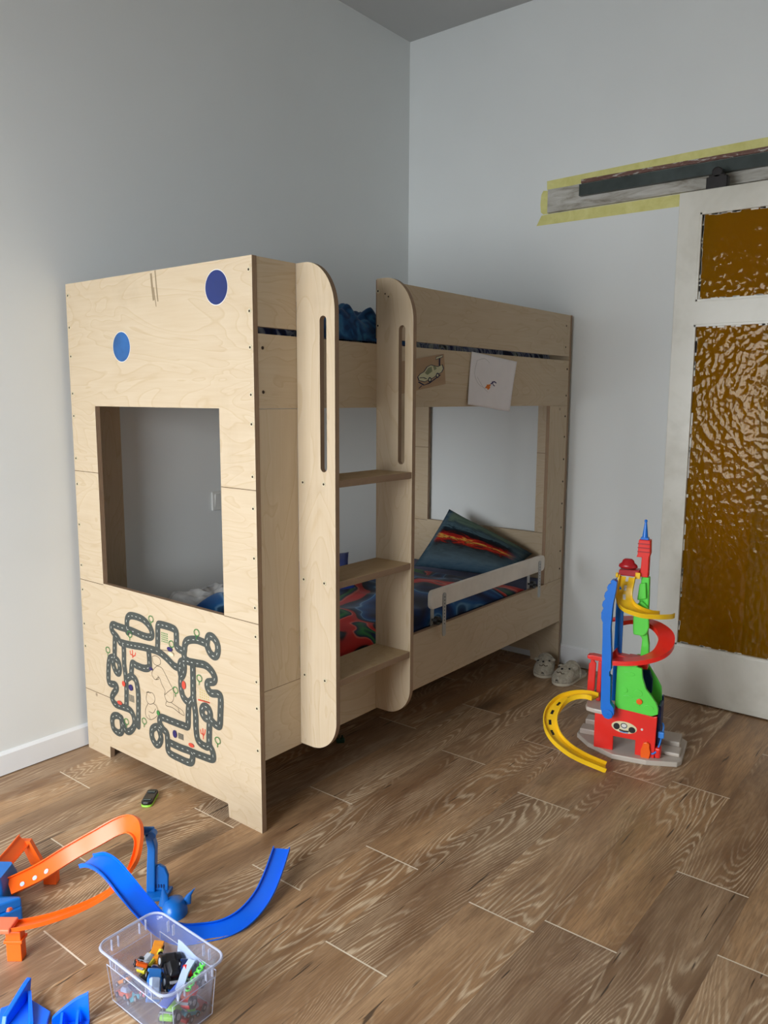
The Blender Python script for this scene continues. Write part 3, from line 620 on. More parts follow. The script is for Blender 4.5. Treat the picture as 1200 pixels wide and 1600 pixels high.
for z in (0.29, 1.37): MB().box((XI, TH + 0.001, z), (XO, BW - TH - 0.001, z + 0.018)).build('bed_base', M_PX, bed)
for z in (1.497, 1.37): screw(upper_rail, (0.036, 0.0005, z), (0, -1, 0), 0.0055, True); screw(upper_rail, (2.025, 0.0005, z), (0, -1, 0), 0.0055, True)
for z in (1.27, 1.17, 1.06, 0.95, 0.84, 0.72, 0.60, 0.51): screw(post_r, (2.022, 0.0005, z), (0, -1, 0), 0.0055, True)
for x, z in ((2.0, 1.70), (2.0, 1.60)): screw(guard_l, (x, 0.0005, z), (0, -1, 0), 0.0045, True)
# ladder: two upright cheeks with hand slots, three treads
def cheek(x):
    d, zb, zt, R1, R2 = 0.155, 0.240, 1.752, 0.118, 0.105
    out = [(0.0, zb), (0.0, zt)]
    for k in range(1, 15):
        a = math.radians(90 * k / 14); out.append((-(d - R1) - R1 * math.sin(a), zt - R1 * 1.25 + R1 * 1.25 * math.cos(a)))
    out.insert(2, (-(d - R1), zt))
    for k in range(0, 15):
        a = math.radians(90 * k / 14); out.append((-(d - R2) - R2 * math.cos(a), zb + R2 - R2 * math.sin(a)))
    hole = []
    for k in range(13):
        a = math.radians(180 * k / 12); hole.append((-0.1085 - 0.0135 * math.cos(a), 1.580 + 0.0135 * math.sin(a)))
    for k in range(13):
        a = math.radians(180 + 180 * k / 12); hole.append((-0.1085 - 0.0135 * math.cos(a), 1.145 + 0.0135 * math.sin(a)))
    return MB().holed(out, [hole], lambda a, b: (x, a, b), (TH, 0, 0), 0, 1).build('ladder_cheek', [M_PZ, M_EX], bed)
c1 = cheek(0.176); c2 = cheek(0.560)
for y in (-0.020, -0.108):
    for z in (1.095, 0.788, 0.475): screw(c1, (0.176, y, z), (-1, 0, 0))
for z in (1.711, 1.597): screw(c2, (0.560, -0.006, z), (-1, 0, 0))
for y, z in ((-0.05, 1.69), (-0.036, 1.70)): screw(c2, (0.560, y, z), (-1, 0, 0), 0.003, True)
for zt in (1.108, 0.796, 0.482):
    MB().box((0.1945, -0.154, zt - 0.022), (0.5595, -0.001, zt), 0, 2, 1).build('ladder_tread', [M_STEP, M_EZ], bed, bevel=0.002)

# ------------------------------------------------------------------ mattresses and bedding
def mattress(z0, z1, mat, label, y0=0.03):
    o = MB().prism([(a, b, z0) for a, b in rrect(XI + 0.012, y0, XO - 0.012, BW - 0.030, 0.05)], (0, 0, z1 - z0)).build('mattress', mat, loc=(1.03, 0.49, z0), bevel=0.02)
    return tag(o, label, 'mattress')
mattress(0.309, 0.445, M_MATTRESS, 'lower bunk mattress under the printed duvet')
mattress(1.389, 1.568, M_PRINT2, 'upper bunk mattress in blue grey printed sheet showing through the guard gap', 0.075)
def heap(name, mat, x0, x1, y0, y1, hfn, base, label, cat, nu=80, nv=50, lift=0.0):
    cx, cy = (x0 + x1) / 2, (y0 + y1) / 2
    def f(u, v):
        x, y = x0 + (x1 - x0) * u, y0 + (y1 - y0) * v
        e = min(u, 1 - u) * (x1 - x0); g = min(v, 1 - v) * (y1 - y0); k = min(1, e / 0.05) ** 0.5 * min(1, g / 0.05) ** 0.5
        wob = 0.02 * noise.noise(V3((x * 9, y * 9, 3.3))) if 0 < u < 1 and 0 < v < 1 else 0
        bs = base + (lift if g > 0.0005 and (v > 0.07 or e < 0.05) else 0.0)
        return (x + wob, y + wob * 0.6, max(bs + 0.009 + (hfn(x, y) - bs) * k, base + (lift + 0.007 if v > 0.07 else 0.0)))
    o = MB().grid(f, nu, nv).build(name, mat, smooth=180, loc=(cx, cy, base))
    s = o.modifiers.new('thick', 'SOLIDIFY'); s.thickness = 0.006; s.offset = -1
    return tag(o, label, cat)
def fb(x, y, s, a, seed=0.0):
    return a * (1 - 2 * abs(noise.noise(V3((x * s + seed, y * s, seed)))) ) + a * 0.45 * noise.noise(V3((x * s * 2.3, y * s * 2.1, seed + 4)))
def gs(x, y, cx, cy, sx, sy, h): return h * math.exp(-((x - cx) / sx) ** 2 - ((y - cy) / sy) ** 2)
heap('duvet', M_DUVET, 0.22, 1.72, 0.032, 0.70,
     lambda x, y: 0.482 + (fb(x, y, 3.2, 0.020, 1.0) + 0.035 * min(1, max(0, (y - 0.05) / 0.2))) * (1 if x < 1.4 else max(0.15, 1 - (x - 1.4) / 0.2)) + gs(x, y, 0.36, 0.52, 0.12, 0.2, 0.08) - (0 if x < 1.4 else min(0.02, (x - 1.4) * 0.1)),
     0.446, 'dark blue duvet printed with red and pale streaks on the lower bunk', 'duvet', 110, 70)
heap('bed_sheet', M_WHITECLOTH, 0.30, 0.64, 0.725, 0.96, lambda x, y: 0.53 + fb(x, y, 11, 0.022, 7.0), 0.446, 'crumpled white sheet behind the blue duvet near the bed end window', 'sheet', 46, 36)
heap('fleece_blanket', M_FLEECE, 0.24, 0.76, 0.022, 0.80,
     lambda x, y: 1.590 + 0.085 * abs(noise.noise(V3((x * 9 + 3, y * 9, 2.0)))) + 0.05 * abs(noise.noise(V3((x * 17, y * 17 + 5, 4.0)))) + gs(x, y, 0.62, 0.40, 0.3, 0.3, 0.03), 1.536, 'rumpled fluffy blue fleece blanket on the upper bunk', 'blanket', 120, 120, 0.0325)
def pillow(name, mat, corners, thick, label, bow=0.1, nu=30):
    A, B, Cc, D = [V3(c) for c in corners]      # bottom-left, bottom-right, top-right, top-left
    n = ((B - A).cross(D - A)).normalized(); ctr = (A + B + Cc + D) / 4
    mb = MB()
    for sgn in (1, -1):
        def f(u, v, sgn=sgn):
            p = A * (1 - u) * (1 - v) + B * u * (1 - v) + Cc * u * v + D * (1 - u) * v
            pu, pv = 4 * u * (1 - u), 4 * v * (1 - v)
            p = p + (ctr - p) * bow * ((1 - pu) * pv + (1 - pv) * pu) * 0.9
            t = thick / 2 * (pu * pv) ** 0.42 + (0.006 * noise.noise(V3((u * 5, v * 5, 2.0 + sgn))) * pu * pv) ** 1
            return p + n * sgn * t
        mb.grid(f, nu, nu)
    bmesh.ops.remove_doubles(mb.bm, verts=mb.bm.verts[:], dist=0.0004)
    o = mb.build(name, mat, smooth=180, loc=tuple(ctr)); return tag(o, label, 'pillow')
pillow('pillow', M_PILLOW, [(1.55, 0.560, 0.525), (1.730, 0.125, 0.505), (1.985, 0.135, 0.575), (1.895, 0.585, 0.772)], 0.09, 'large dark pillow with red and yellow streak at the far end of the lower bunk', 0.03)
pillow('pillow', M_NAVYCLOTH, [(0.56, 0.50, 0.590), (0.80, 0.30, 0.592), (0.94, 0.46, 0.700), (0.68, 0.66, 0.640)], 0.08, 'plain navy pillow in the middle of the lower bunk behind the ladder')

# clamp-on bed guard
gr = thing('bed_guard', 'off white clamp-on bed guard board on the lower bunk rail', 'bed guard', (1.33, -0.02, 0.55))
MB().prism([(a, -0.034, b) for a, b in rrect(0.857, 0.546, 1.792, 0.620, 0.020)], (0, 0.018, 0)).build('guard_board', M_GUARD, gr, bevel=0.003)
for x in (0.943, 1.738):
    s = MB().prism([(a, -0.0375, b) for a, b in rrect(x - 0.011, 0.424, x + 0.011, 0.600, 0.010)], (0, 0.003, 0))
    for k in range(9): s.cyl((x, -0.0376, 0.475 + k * 0.0135), (0, -1, 0), 0.003, 0.0004, 8, 1)
    st = s.build('clamp_strap', [M_STEEL, M_TRACK], gr)
    MB().prism([(a, 0.0205, b) for a, b in rrect(x - 0.011, 0.42, x + 0.011, 0.56, 0.010)], (0, 0.003, 0)).build('back_strap', M_STEEL, gr)
    MB().cyl((x, -0.034, 0.480), (0, 1, 0), 0.005, 0.056, 10).cyl((x, -0.012, 0.480), (0, 1, 0), 0.017, 0.018, 16).build('clamp_knob', M_BLACK, gr, smooth=40)

# papers on the upper rail
fy = lambda a, b: (a, -0.0005, b); NY = (0, -1, 0)
PC = [(1.126, 1.330), (1.447, 1.299), (1.513, 1.513), (1.160, 1.540)]
def pp(u, v):
    a = [PC[0][k] * (1 - u) * (1 - v) + PC[1][k] * u * (1 - v) + PC[2][k] * u * v + PC[3][k] * (1 - u) * v for k in (0, 1)]
    return (a[0], -0.0015 - 0.012 * (u ** 2) * (1 - 0.3 * v) - 0.008 * (1 - v) ** 2 - 0.004 * math.sin(u * 5) * (1 - v), a[1])
paper = thing('paper_drawing', 'white sheet with a small orange and navy scribble on the upper bed rail', 'drawing', (1.31, -0.001, 1.42))
o = MB().grid(pp, 24, 20).build('paper_sheet', M_PAPER, paper, smooth=180)
sd = o.modifiers.new('thick', 'SOLIDIFY'); sd.thickness = 0.0005
def onp(u, v): q = V3(pp(u, v)); return (q.x, q.y, q.z)
m = MB()
def ink(pts, wd, mi):
    q = catmull([(a, b, 0) for a, b in pts], 6)
    m.strip(q, wd, lambda a, b: onp(a, b), NY, 0.0012, mi)
ink([(0.38, 0.42), (0.44, 0.40), (0.40, 0.36)], 0.05, 0); ink([(0.36, 0.37), (0.42, 0.43), (0.47, 0.44)], 0.03, 0); ink([(0.47, 0.46), (0.54, 0.52), (0.60, 0.50)], 0.022, 1); ink([(0.50, 0.52), (0.53, 0.46), (0.57, 0.44)], 0.018, 1)
ink([(0.13, 0.86), (0.28, 0.92), (0.40, 0.86)], 0.006, 2); ink([(0.13, 0.86), (0.10, 0.6), (0.2, 0.42), (0.36, 0.36)], 0.006, 2); ink([(0.16, 0.55), (0.30, 0.38), (0.42, 0.30)], 0.006, 2)
m.build('pencil_scribble', [M_ORPEN, M_NAVYPEN, M_PENCIL], paper)
card = thing('card_drawing', 'brown card with an inked pale racing car drawing on the upper bed rail', 'drawing', (0.80, -0.001, 1.45))
CC = [(0.655, 1.363), (0.978, 1.409), (0.964, 1.522), (0.645, 1.476)]
MB().prism([(a, -0.0005, b) for a, b in CC], (0, -0.0015, 0)).build('card_sheet', M_CARD, card)
def cc(u, v): a = [CC[0][k] * (1 - u) * (1 - v) + CC[1][k] * u * (1 - v) + CC[2][k] * u * v + CC[3][k] * (1 - u) * v for k in (0, 1)]; return (a[0], -0.002, a[1])
m = MB()
body = [(0.45, 0.42), (0.47, 0.30), (0.58, 0.22), (0.66, 0.26), (0.74, 0.28), (0.84, 0.36), (0.93, 0.42), (0.97, 0.52), (0.95, 0.66), (0.86, 0.62), (0.80, 0.66), (0.72, 0.72), (0.64, 0.68), (0.57, 0.54), (0.50, 0.50)]
m.flat(body, cc, NY, 0.0004, 0); m.strip(body, 0.02, cc, NY, 0.0007, 1, True)
m.flat([(0.59, 0.50), (0.64, 0.42), (0.74, 0.50), (0.73, 0.66), (0.66, 0.64)], cc, NY, 0.0008, 2)
m.flat([(0.76, 0.66), (0.78, 0.52), (0.83, 0.56), (0.81, 0.66)], cc, NY, 0.0008, 2)
for a, b in ((0.68, 0.25), (0.84, 0.34)): m.flat(ell(a, b, 0.035, 0.085, 16), cc, NY, 0.0009, 1); m.flat(ell(a, b, 0.018, 0.045, 12), cc, NY, 0.0011, 0)
m.flat([(0.82, 0.86), (0.96, 0.90), (0.97, 0.97), (0.83, 0.94)], cc, NY, 0.0008, 0); m.strip([(0.82, 0.86), (0.96, 0.90), (0.97, 0.97), (0.83, 0.94)], 0.018, cc, NY, 0.0009, 1, True); m.strip([(0.90, 0.88), (0.89, 0.64)], 0.03, cc, NY, 0.0009, 1)
m.strip([(0.46, 0.26), (0.56, 0.12), (0.66, 0.14), (0.76, 0.22), (0.9, 0.34)], 0.03, cc, NY, 0.0009, 1); m.strip([(0.48, 0.38), (0.56, 0.36), (0.62, 0.30)], 0.02, cc, NY, 0.0009, 1); m.strip([(0.46, 0.05), (0.52, 0.12)], 0.02, cc, NY, 0.0009, 1)
m.build('car_ink_drawing', [plastic('pale_car_ink', (206, 204, 170), 0.8, 0.1), plastic('navy_ink', (60, 62, 84), 0.8, 0.1), plastic('olive_wash', (140, 146, 118), 0.8, 0.1)], card)

# ------------------------------------------------------------------ slippers
def slipper(label, toe, heel, wid):
    toe, heel = V3((*toe, 0)), V3((*heel, 0)); ax = (heel - toe); L = ax.length; ax.normalize(); sd_ = V3((-ax.y, ax.x, 0))
    t = thing('slipper', label, 'slipper', tuple((toe + heel) / 2), 'pair of plush slippers')
    def hw(s):      # half width along the sole
        return wid / 2 * (math.sin(min(1.0, s / 0.22) * PI / 2) ** 0.6) * (1.0 - 0.22 * max(0, min(1, (s - 0.3) / 0.35)) ) * (1 if s < 0.86 else math.sqrt(max(0, 1 - ((s - 0.86) / 0.14) ** 2)))
    S = [0.004, 0.02, 0.05, 0.10, 0.16, 0.22, 0.3, 0.4, 0.5, 0.6, 0.7, 0.8, 0.88, 0.94, 0.98, 0.998]
    outl = [toe + ax * (s * L) + sd_ * hw(s) for s in S] + [toe + ax * (s * L) - sd_ * hw(s) for s in S[::-1]]
    MB().prism(outl, (0, 0, 0.014)).build('sole', M_SOLE, t, bevel=0.003)
    inn = [p + V3((0, 0, 0.0142)) for p in [toe + ax * (L * (0.02 + s * 0.96)) + sd_ * hw(s) * 0.93 for s in S] + [toe + ax * (L * (0.02 + s * 0.96)) - sd_ * hw(s) * 0.93 for s in S[::-1]]]
    MB().prism(inn, (0, 0, 0.008)).build('insole', M_SLIPIN, t, bevel=0.003)
    def up(u, v):
        s = 0.01 + u * 0.60; a = PI * v; h = 0.020 + 0.050 * (math.sin(min(1, u / 0.85) * PI / 2) ** 0.75)
        wv = hw(s) * 1.03
        wob = 1 + 0.05 * noise.noise(V3((u * 6, v * 7, wid * 50)))
        return toe + ax * (s * L) + sd_ * (wv * math.cos(a)) + V3((0, 0, 0.014 + h * wob * math.sin(a) ** 0.75))
    o = MB().grid(up, 26, 26).build('upper', M_SLIP, t, smooth=180); sm = o.modifiers.new('thick', 'SOLIDIFY'); sm.thickness = 0.008; sm.offset = -1
    rim = MB().tube([up(1, k / 24) for k in range(25)], 0.007, 8).build('cuff', M_SLIPIN, t, smooth=60)
    m = MB()
    for u, v in ((0.50, 0.30), (0.50, 0.66)): m.ball(up(u, v), 0.0055, 0, 10)
    m.ball(up(0.36, 0.48), (0.006, 0.006, 0.005), 0, 10)
    m.build('button_eyes', M_BLACK, t, smooth=180)
    for v in (0.18, 0.80):
        c = V3(up(0.72, v)) + V3((0, 0, 0.006)); MB().ball(c, (0.015, 0.015, 0.008), 0, 12).build('ear', M_SLIP, t, smooth=180)
    m = MB().tube(catmull([up(0.24, 0.36), up(0.19, 0.43), up(0.24, 0.50), up(0.19, 0.57), up(0.24, 0.64)], 5), 0.0022, 6); m.build('stitched_mouth', M_PEN, t)
    return t
slipper('beige plush slipper nearer the bed leg, partly behind the other slipper', (1.815, -0.030), (2.015, 0.045), 0.098)
slipper('beige plush slipper further from the bed, heel towards the white baseboard', (1.765, -0.128), (2.010, -0.150), 0.100)

# ------------------------------------------------------------------ toy garage tower
GO, GU, GV = V3((1.211, -0.563, 0)), V3((0.20556, -0.97864, 0)), V3((0.97864, 0.20556, 0))
def G(u, v, z): return GO + GU * u + GV * v + V3((0, 0, z))
gar = thing('toy_garage', 'tall toy garage tower with spiral car ramps in red, yellow, green and blue', 'toy garage', tuple(G(0.11, 0.12, 0)))
def gp(m, pts, v0, v1, mi=0):   # outline in the (u, z) plane extruded in depth
    return m.prism([G(a, v0, b) for a, b in pts], GV * (v1 - v0), mi)
def gbox(m, u0, u1, v0, v1, z0, z1, mi=0): return m.prism([G(u0, v0, z0), G(u1, v0, z0), G(u1, v1, z0), G(u0, v1, z0)], (0, 0, z1 - z0), mi)
plan = [(0.075, -0.035), (0.20, -0.030), (0.305, 0.005), (0.318, 0.03), (0.318, 0.22), (0.29, 0.25), (-0.05, 0.24), (-0.085, 0.20), (-0.088, 0.10), (-0.03, 0.03)]
m = MB().prism([G(u, v, 0) for u, v in plan], (0, 0, 0.020)); m.build('base', P['grey'], gar, bevel=0.003)
for bx_ in ((-0.07, 0.0, 0.16, 0.22, 0.020, 0.060), (-0.078, 0.0, 0.10, 0.159, 0.020, 0.042), (0.228, 0.300, 0.12, 0.215, 0.020, 0.050), (0.228, 0.308, 0.05, 0.115, 0.020, 0.034)):
    m = MB(); gbox(m, *bx_); m.build('base_road', P['grey'], gar, bevel=0.004)
m = MB()
gp(m, [(-0.001, 0.020), (0.071, 0.020), (0.071, 0.077), (0.153, 0.077), (0.153, 0.020), (0.223, 0.020), (0.227, 0.185), (0.215, 0.180), (0.13, 0.190), (0.06, 0.194), (0.052, 0.165), (-0.002, 0.163)], 0.0, 0.008)
gbox(m, -0.001, 0.007, 0.0085, 0.115, 0.0205, 0.160); gbox(m, 0.216, 0.223, 0.0085, 0.115, 0.0205, 0.160); gp(m, [(-0.001, 0.0205), (0.045, 0.0205), (0.045, 0.09), (0.175, 0.09), (0.175, 0.0205), (0.223, 0.0205), (0.223, 0.16), (-0.001, 0.16)], 0.1155, 0.122)
m.build('housing', P['red'], gar, bevel=0.002)
m = MB()
gbox(m, -0.002, 0.225, 0.0085, 0.122, 0.1605, 0.168); m.build('housing_roof', P['red'], gar)
ff = lambda a, b: tuple(G(a, 0, b)); NG = tuple(-GV)
m = MB(); m.flat(ell(0.110, 0.120, 0.047, 0.023, 32, -0.03), ff, NG, 0.0006, 0)
m.flat(ell(0.082, 0.120, 0.012, 0.013, 14), ff, NG, 0.0010, 1); m.flat(ell(0.139, 0.115, 0.013, 0.012, 14), ff, NG, 0.0010, 1); m.flat(ell(0.109, 0.124, 0.012, 0.011, 14), ff, NG, 0.0010, 2); m.strip(ell(0.109, 0.127, 0.011, 0.009, 14), 0.003, ff, NG, 0.0014, 1, True)
m.strip([(0.092, 0.108), (0.11, 0.105), (0.128, 0.107)], 0.006, ff, NG, 0.0012, 1); m.strip([(0.095, 0.101), (0.125, 0.100)], 0.003, ff, NG, 0.0012, 3)
m.build('oval_badge', [M_CREAM, M_BLACK, M_WHITE, P['blue']], gar)
MB().cyl(G(0.175, -0.0005, 0.125), NG, 0.0045, 0.002, 12).build('rivet', M_WHITE, gar)
m = MB(); gp(m, [(0.176, 0.016), (0.206, 0.016), (0.211, 0.045), (0.206, 0.060), (0.206, 0.076), (0.196, 0.082), (0.184, 0.078), (0.180, 0.062), (0.175, 0.048)], -0.012, -0.001); m.build('figure_lever', P['orange'], gar, bevel=0.002)
# front and rear green hills
m = MB()
hill = [(0.072, 0.205), (0.073, 0.372), (0.145, 0.376), (0.147, 0.364), (0.164, 0.362), (0.168, 0.325), (0.182, 0.285), (0.205, 0.258), (0.221, 0.236), (0.229, 0.215), (0.229, 0.194), (0.206, 0.183), (0.165, 0.186), (0.083, 0.192)]
gp(m, hill, -0.004, 0.012); m.build('hill_front', P['green'], gar, bevel=0.003)
for u, z, a, b in ((0.12, 0.335, 0.02, 0.008), (0.105, 0.27, 0.012, 0.012), (0.155, 0.265, 0.016, 0.014), (0.12, 0.245, 0.018, 0.005), (0.195, 0.215, 0.018, 0.01), (0.15, 0.22, 0.014, 0.008)):
    m = MB(); gp(m, ell(u, z, a, b, 16), -0.0062, -0.0042); m.build('leaf_relief', P['green'], gar, bevel=0.0008)
MB().cyl(G(0.161, -0.004, 0.234), NG, 0.011, 0.006, 20).build('round_button', P['orange'], gar, bevel=0.0015)
m = MB()
gp(m, [(0.125, 0.17), (0.125, 0.375), (0.155, 0.375), (0.175, 0.335), (0.205, 0.290), (0.222, 0.26), (0.226, 0.215), (0.226, 0.17)], 0.118, 0.130); m.build('hill_rear', P['green'], gar, bevel=0.003)
m = MB(); gp(m, [(0.15, 0.235), (0.15, 0.32), (0.178, 0.322), (0.19, 0.29), (0.19, 0.235)], 0.100, 0.1175); gp(m, [(0.205, 0.075), (0.232, 0.078), (0.232, 0.225), (0.21, 0.22)], 0.124, 0.14); gbox(m, 0.2245, 0.236, 0.03, 0.10, 0.035, 0.215)
m.build('blue_insert', P['navy'], gar, bevel=0.002)
m = MB().tube(catmull([G(0.214, -0.006, 0.038), G(0.228, 0.0, 0.046), G(0.238, 0.02, 0.070), G(0.242, 0.04, 0.100), G(0.246, 0.05, 0.128), G(0.24, 0.06, 0.140)], 6), 0.0035, 8); m.build('fuel_hose', P['sky'], gar, smooth=60)
m = MB(); gbox(m, 0.230, 0.252, 0.02, 0.036, 0.094, 0.118); m.build('fuel_nozzle', P['sky'], gar, bevel=0.003)
m = MB(); gbox(m, 0.2245, 0.245, -0.002, 0.04, 0.022, 0.062); m.build('fuel_pump', P['red'], gar, bevel=0.006)
# grey landing deck on the left and its red gate
m = MB(); m.prism([G(u, v, 0.168) for u, v in ((-0.038, 0.0), (-0.03, -0.022), (0.0, -0.032), (0.045, -0.034), (0.06, -0.01), (0.06, 0.12), (-0.03, 0.12), (-0.042, 0.06))], (0, 0, 0.017)); m.build('landing_deck', P['grey'], gar, bevel=0.004)
m = MB(); gp(m, [(-0.048, 0.185), (-0.02, 0.185), (-0.016, 0.335), (-0.022, 0.342), (-0.026, 0.352), (-0.036, 0.352), (-0.038, 0.336), (-0.044, 0.33)], 0.055, 0.065); gp(m, [(-0.012, 0.185), (0.006, 0.185), (0.006, 0.345), (-0.008, 0.345)], 0.055, 0.065); m.build('gate_post', P['red'], gar, bevel=0.003)
m = MB(); gp(m, [(-0.048, 0.353), (-0.05, 0.366), (-0.03, 0.370), (0.07, 0.362), (0.07, 0.346), (-0.03, 0.350)], 0.045, 0.08); m.build('gate_beam', P['red'], gar, bevel=0.003)
# blue lift arms
def arm(v0, v1, mat, name, low):
    L = [(0.028, 0.20), (0.025, 0.334), (0.023, 0.48), (0.0215, 0.525)]
    pts = [(0.022, 0.53), (0.0215, 0.585), (0.027, 0.62), (0.034, 0.655), (0.045, 0.682), (0.056, 0.696)]
    left = L[:]
    for i in range(len(pts) - 1):
        a, b = V3((*pts[i], 0)), V3((*pts[i + 1], 0)); mid = (a + b) / 2; d = (b - a).normalized(); nrm = V3((-d.y, d.x, 0))
        left += [tuple(a[:2]), tuple((mid - (b - a) * 0.2 + nrm * 0.007)[:2]), tuple((mid + (b - a) * 0.2 + nrm * 0.007)[:2])]
    left.append(pts[-1])
    right = [(0.066, 0.690), (0.064, 0.66), (0.055, 0.60), (0.051, 0.51), (0.0575, 0.42), (0.0595, 0.353), (0.054, 0.346), (0.054, 0.330), (0.059, 0.326), (0.062, 0.225), (0.076, 0.205), (0.078, 0.18)]
    bot = [(0.055 + 0.021 * math.cos(math.radians(a)), 0.181 + 0.021 * math.sin(math.radians(a))) for a in (0, -40, -80, -120, -160)]
    out = [p for p in left + right + bot if p[1] >= low - 0.05]
    m = MB(); gp(m, out, v0, v1); return m.build(name, mat, gar, bevel=0.0025)
arm(-0.048, -0.020, P['blue'], 'lift_arm', 0); 
MB().cyl(G(0.056, -0.048, 0.181), NG, 0.017, 0.004, 20).cyl(G(0.056, -0.052, 0.181), NG, 0.003, 0.002, 8).build('pivot_wheel', P['blue'], gar, bevel=0.001)
m = MB(); gp(m, [(0.050, 0.20), (0.050, 0.62), (0.062, 0.655), (0.072, 0.64), (0.079, 0.58), (0.080, 0.20)], 0.045, 0.055); m.build('lift_arm', P['blue'], gar, bevel=0.0025)
m = MB(); gp(m, [(0.040, 0.68), (0.060, 0.70), (0.050, 0.62), (0.046, 0.5), (0.050, 0.36), (0.040, 0.36), (0.034, 0.5), (0.034, 0.62)], -0.0195, -0.014); m.build('lift_track', P['navy'], gar, bevel=0.001)
# green trunk with leaf blocks, red tower, spire
m = MB(); gp(m, [(0.140, 0.34), (0.176, 0.34), (0.172, 0.43), (0.165, 0.47), (0.163, 0.60), (0.161, 0.69), (0.132, 0.69), (0.128, 0.60), (0.128, 0.47), (0.146, 0.45)], 0.085, 0.115); m.build('trunk', P['green'], gar, bevel=0.004)
m = MB(); gp(m, [(0.110, 0.575), (0.113, 0.485), (0.115, 0.466), (0.152, 0.464), (0.164, 0.478), (0.171, 0.50), (0.169, 0.53), (0.166, 0.575), (0.14, 0.60)], 0.070, 0.0845); gp(m, [(0.122, 0.60), (0.128, 0.665), (0.150, 0.672), (0.156, 0.61)], 0.072, 0.0845); m.build('leaf_block', P['green'], gar, bevel=0.004)
m = MB()
gp(m, [(0.126, 0.69), (0.130, 0.765), (0.110, 0.765), (0.114, 0.775), (0.116, 0.832), (0.158, 0.832), (0.160, 0.78), (0.156, 0.765), (0.156, 0.69)], 0.080, 0.120); m.build('tower_block', P['red'], gar, bevel=0.003)
m = MB()
for z in (0.785, 0.800, 0.815): gbox(m, 0.1135, 0.158, 0.078, 0.0795, z, z + 0.004)
m.build('tower_slats', P['dark_red'], gar)
m = MB(); gbox(m, 0.122, 0.150, 0.085, 0.112, 0.8325, 0.840); m.cyl(G(0.136, 0.098, 0.840), (0, 0, 1), 0.011, 0.058, 12, 0, 0.004); m.ball(G(0.136, 0.098, 0.902), 0.006, 0, 12); m.build('spire', P['blue'], gar, smooth=50)
m = MB(); gp(m, [(0.050, 0.690), (0.050, 0.712), (0.125, 0.716), (0.125, 0.690)], 0.072, 0.118); m.build('top_platform', P['dark_red'], gar, bevel=0.003)
m = MB()
m.loft([[G(0.080 + a * sx, 0.094 + b * sx * 0.9, z) for a, b in ell(0, 0, 0.034, 0.024, 16)] for sx, z in ((0.85, 0.7165), (1.05, 0.722), (0.98, 0.731), (0.72, 0.737), (0.60, 0.748), (0.40, 0.753))]); m.build('launcher_car', P['dark_red'], gar, smooth=50)
m = MB(); gbox(m, 0.112, 0.130, 0.066, 0.0715, 0.684, 0.708); m.build('yellow_clip', P['yellow'], gar, bevel=0.002)
MB().cyl(G(0.040, 0.075, 0.690), GU, 0.010, 0.009, 14).build('yellow_clip', P['yellow'], gar, bevel=0.002)
# spiral ramps: centre line with a width direction, dished channel section
chan = lambda w_, t_, h_, r_: [(-w_ / 2, -t_), (w_ / 2, -t_), (w_ / 2, h_), (w_ / 2 - r_, h_), (w_ / 2 - r_, 0), (-w_ / 2 + r_, 0), (-w_ / 2 + r_, h_), (-w_ / 2, h_)]
def ramp(name, pts, wds, w_, mat, h_=0.014, slots=()):
    q = catmull([G(*p) for p in pts], 8); wq = catmull([GU * a + GV * b + V3((0, 0, c)) for a, b, c in wds], 8)
    m = MB(); m.sweep(q, wq, chan(w_, 0.004, h_, 0.004), 0, None)
    o = m.build(name, mat, gar, smooth=35)
    if slots:
        for f in slots:
            m = MB(); i = int(f * (len(q) - 1)); t = (q[i + 1] - q[i]).normalized(); w2 = (wq[i] - t * wq[i].dot(t)).normalized(); n = t.cross(w2)
            c = q[i] + n * 0.0006
            m.poly([c + t * a * 0.010 + w2 * b * 0.005 for a, b in ((-1, -1), (1, -1), (1, 1), (-1, 1))])
            m.build('road_mark', slot_mat[0], o)
    return o
slot_mat = [M_BLACK]
ramp('yellow_exit_ramp', [(0.0, -0.014, 0.222), (-0.035, -0.004, 0.221), (-0.078, -0.012, 0.215), (-0.118, -0.040, 0.199), (-0.141, -0.092, 0.172), (-0.140, -0.136, 0.143), (-0.115, -0.165, 0.105), (-0.065, -0.170, 0.066), (-0.005, -0.152, 0.032), (0.072, -0.134, 0.005)],
     [(0, -1, 0), (0, -1, 0), (0.4, -0.9, 0), (0.8, -0.6, 0), (1, 0, 0), (1, 0.3, 0), (0.65, 0.75, 0), (0.35, 0.95, 0), (0.2, 1, 0), (0.2, 1, 0)], 0.052, P['yellow'], 0.014, (0.16, 0.27, 0.38, 0.47, 0.56, 0.65))
slot_mat[0] = M_WHITE
ramp('yellow_spiral_ramp', [(0.084, 0.068, 0.688), (0.082, 0.052, 0.662), (0.080, 0.040, 0.628), (0.085, 0.030, 0.600), (0.105, 0.022, 0.580), (0.145, 0.020, 0.566), (0.190, 0.040, 0.557), (0.222, 0.075, 0.551), (0.228, 0.100, 0.548)],
     [(1, 0, 0), (1, 0, 0), (1, 0, 0), (0.95, 0.3, 0), (0.65, 0.75, 0.1), (0.2, 1, 0.1), (-0.3, 0.9, 0), (-0.8, 0.5, 0), (-1, 0.1, 0)], 0.060, P['yellow'], 0.014, (0.06, 0.18, 0.30))
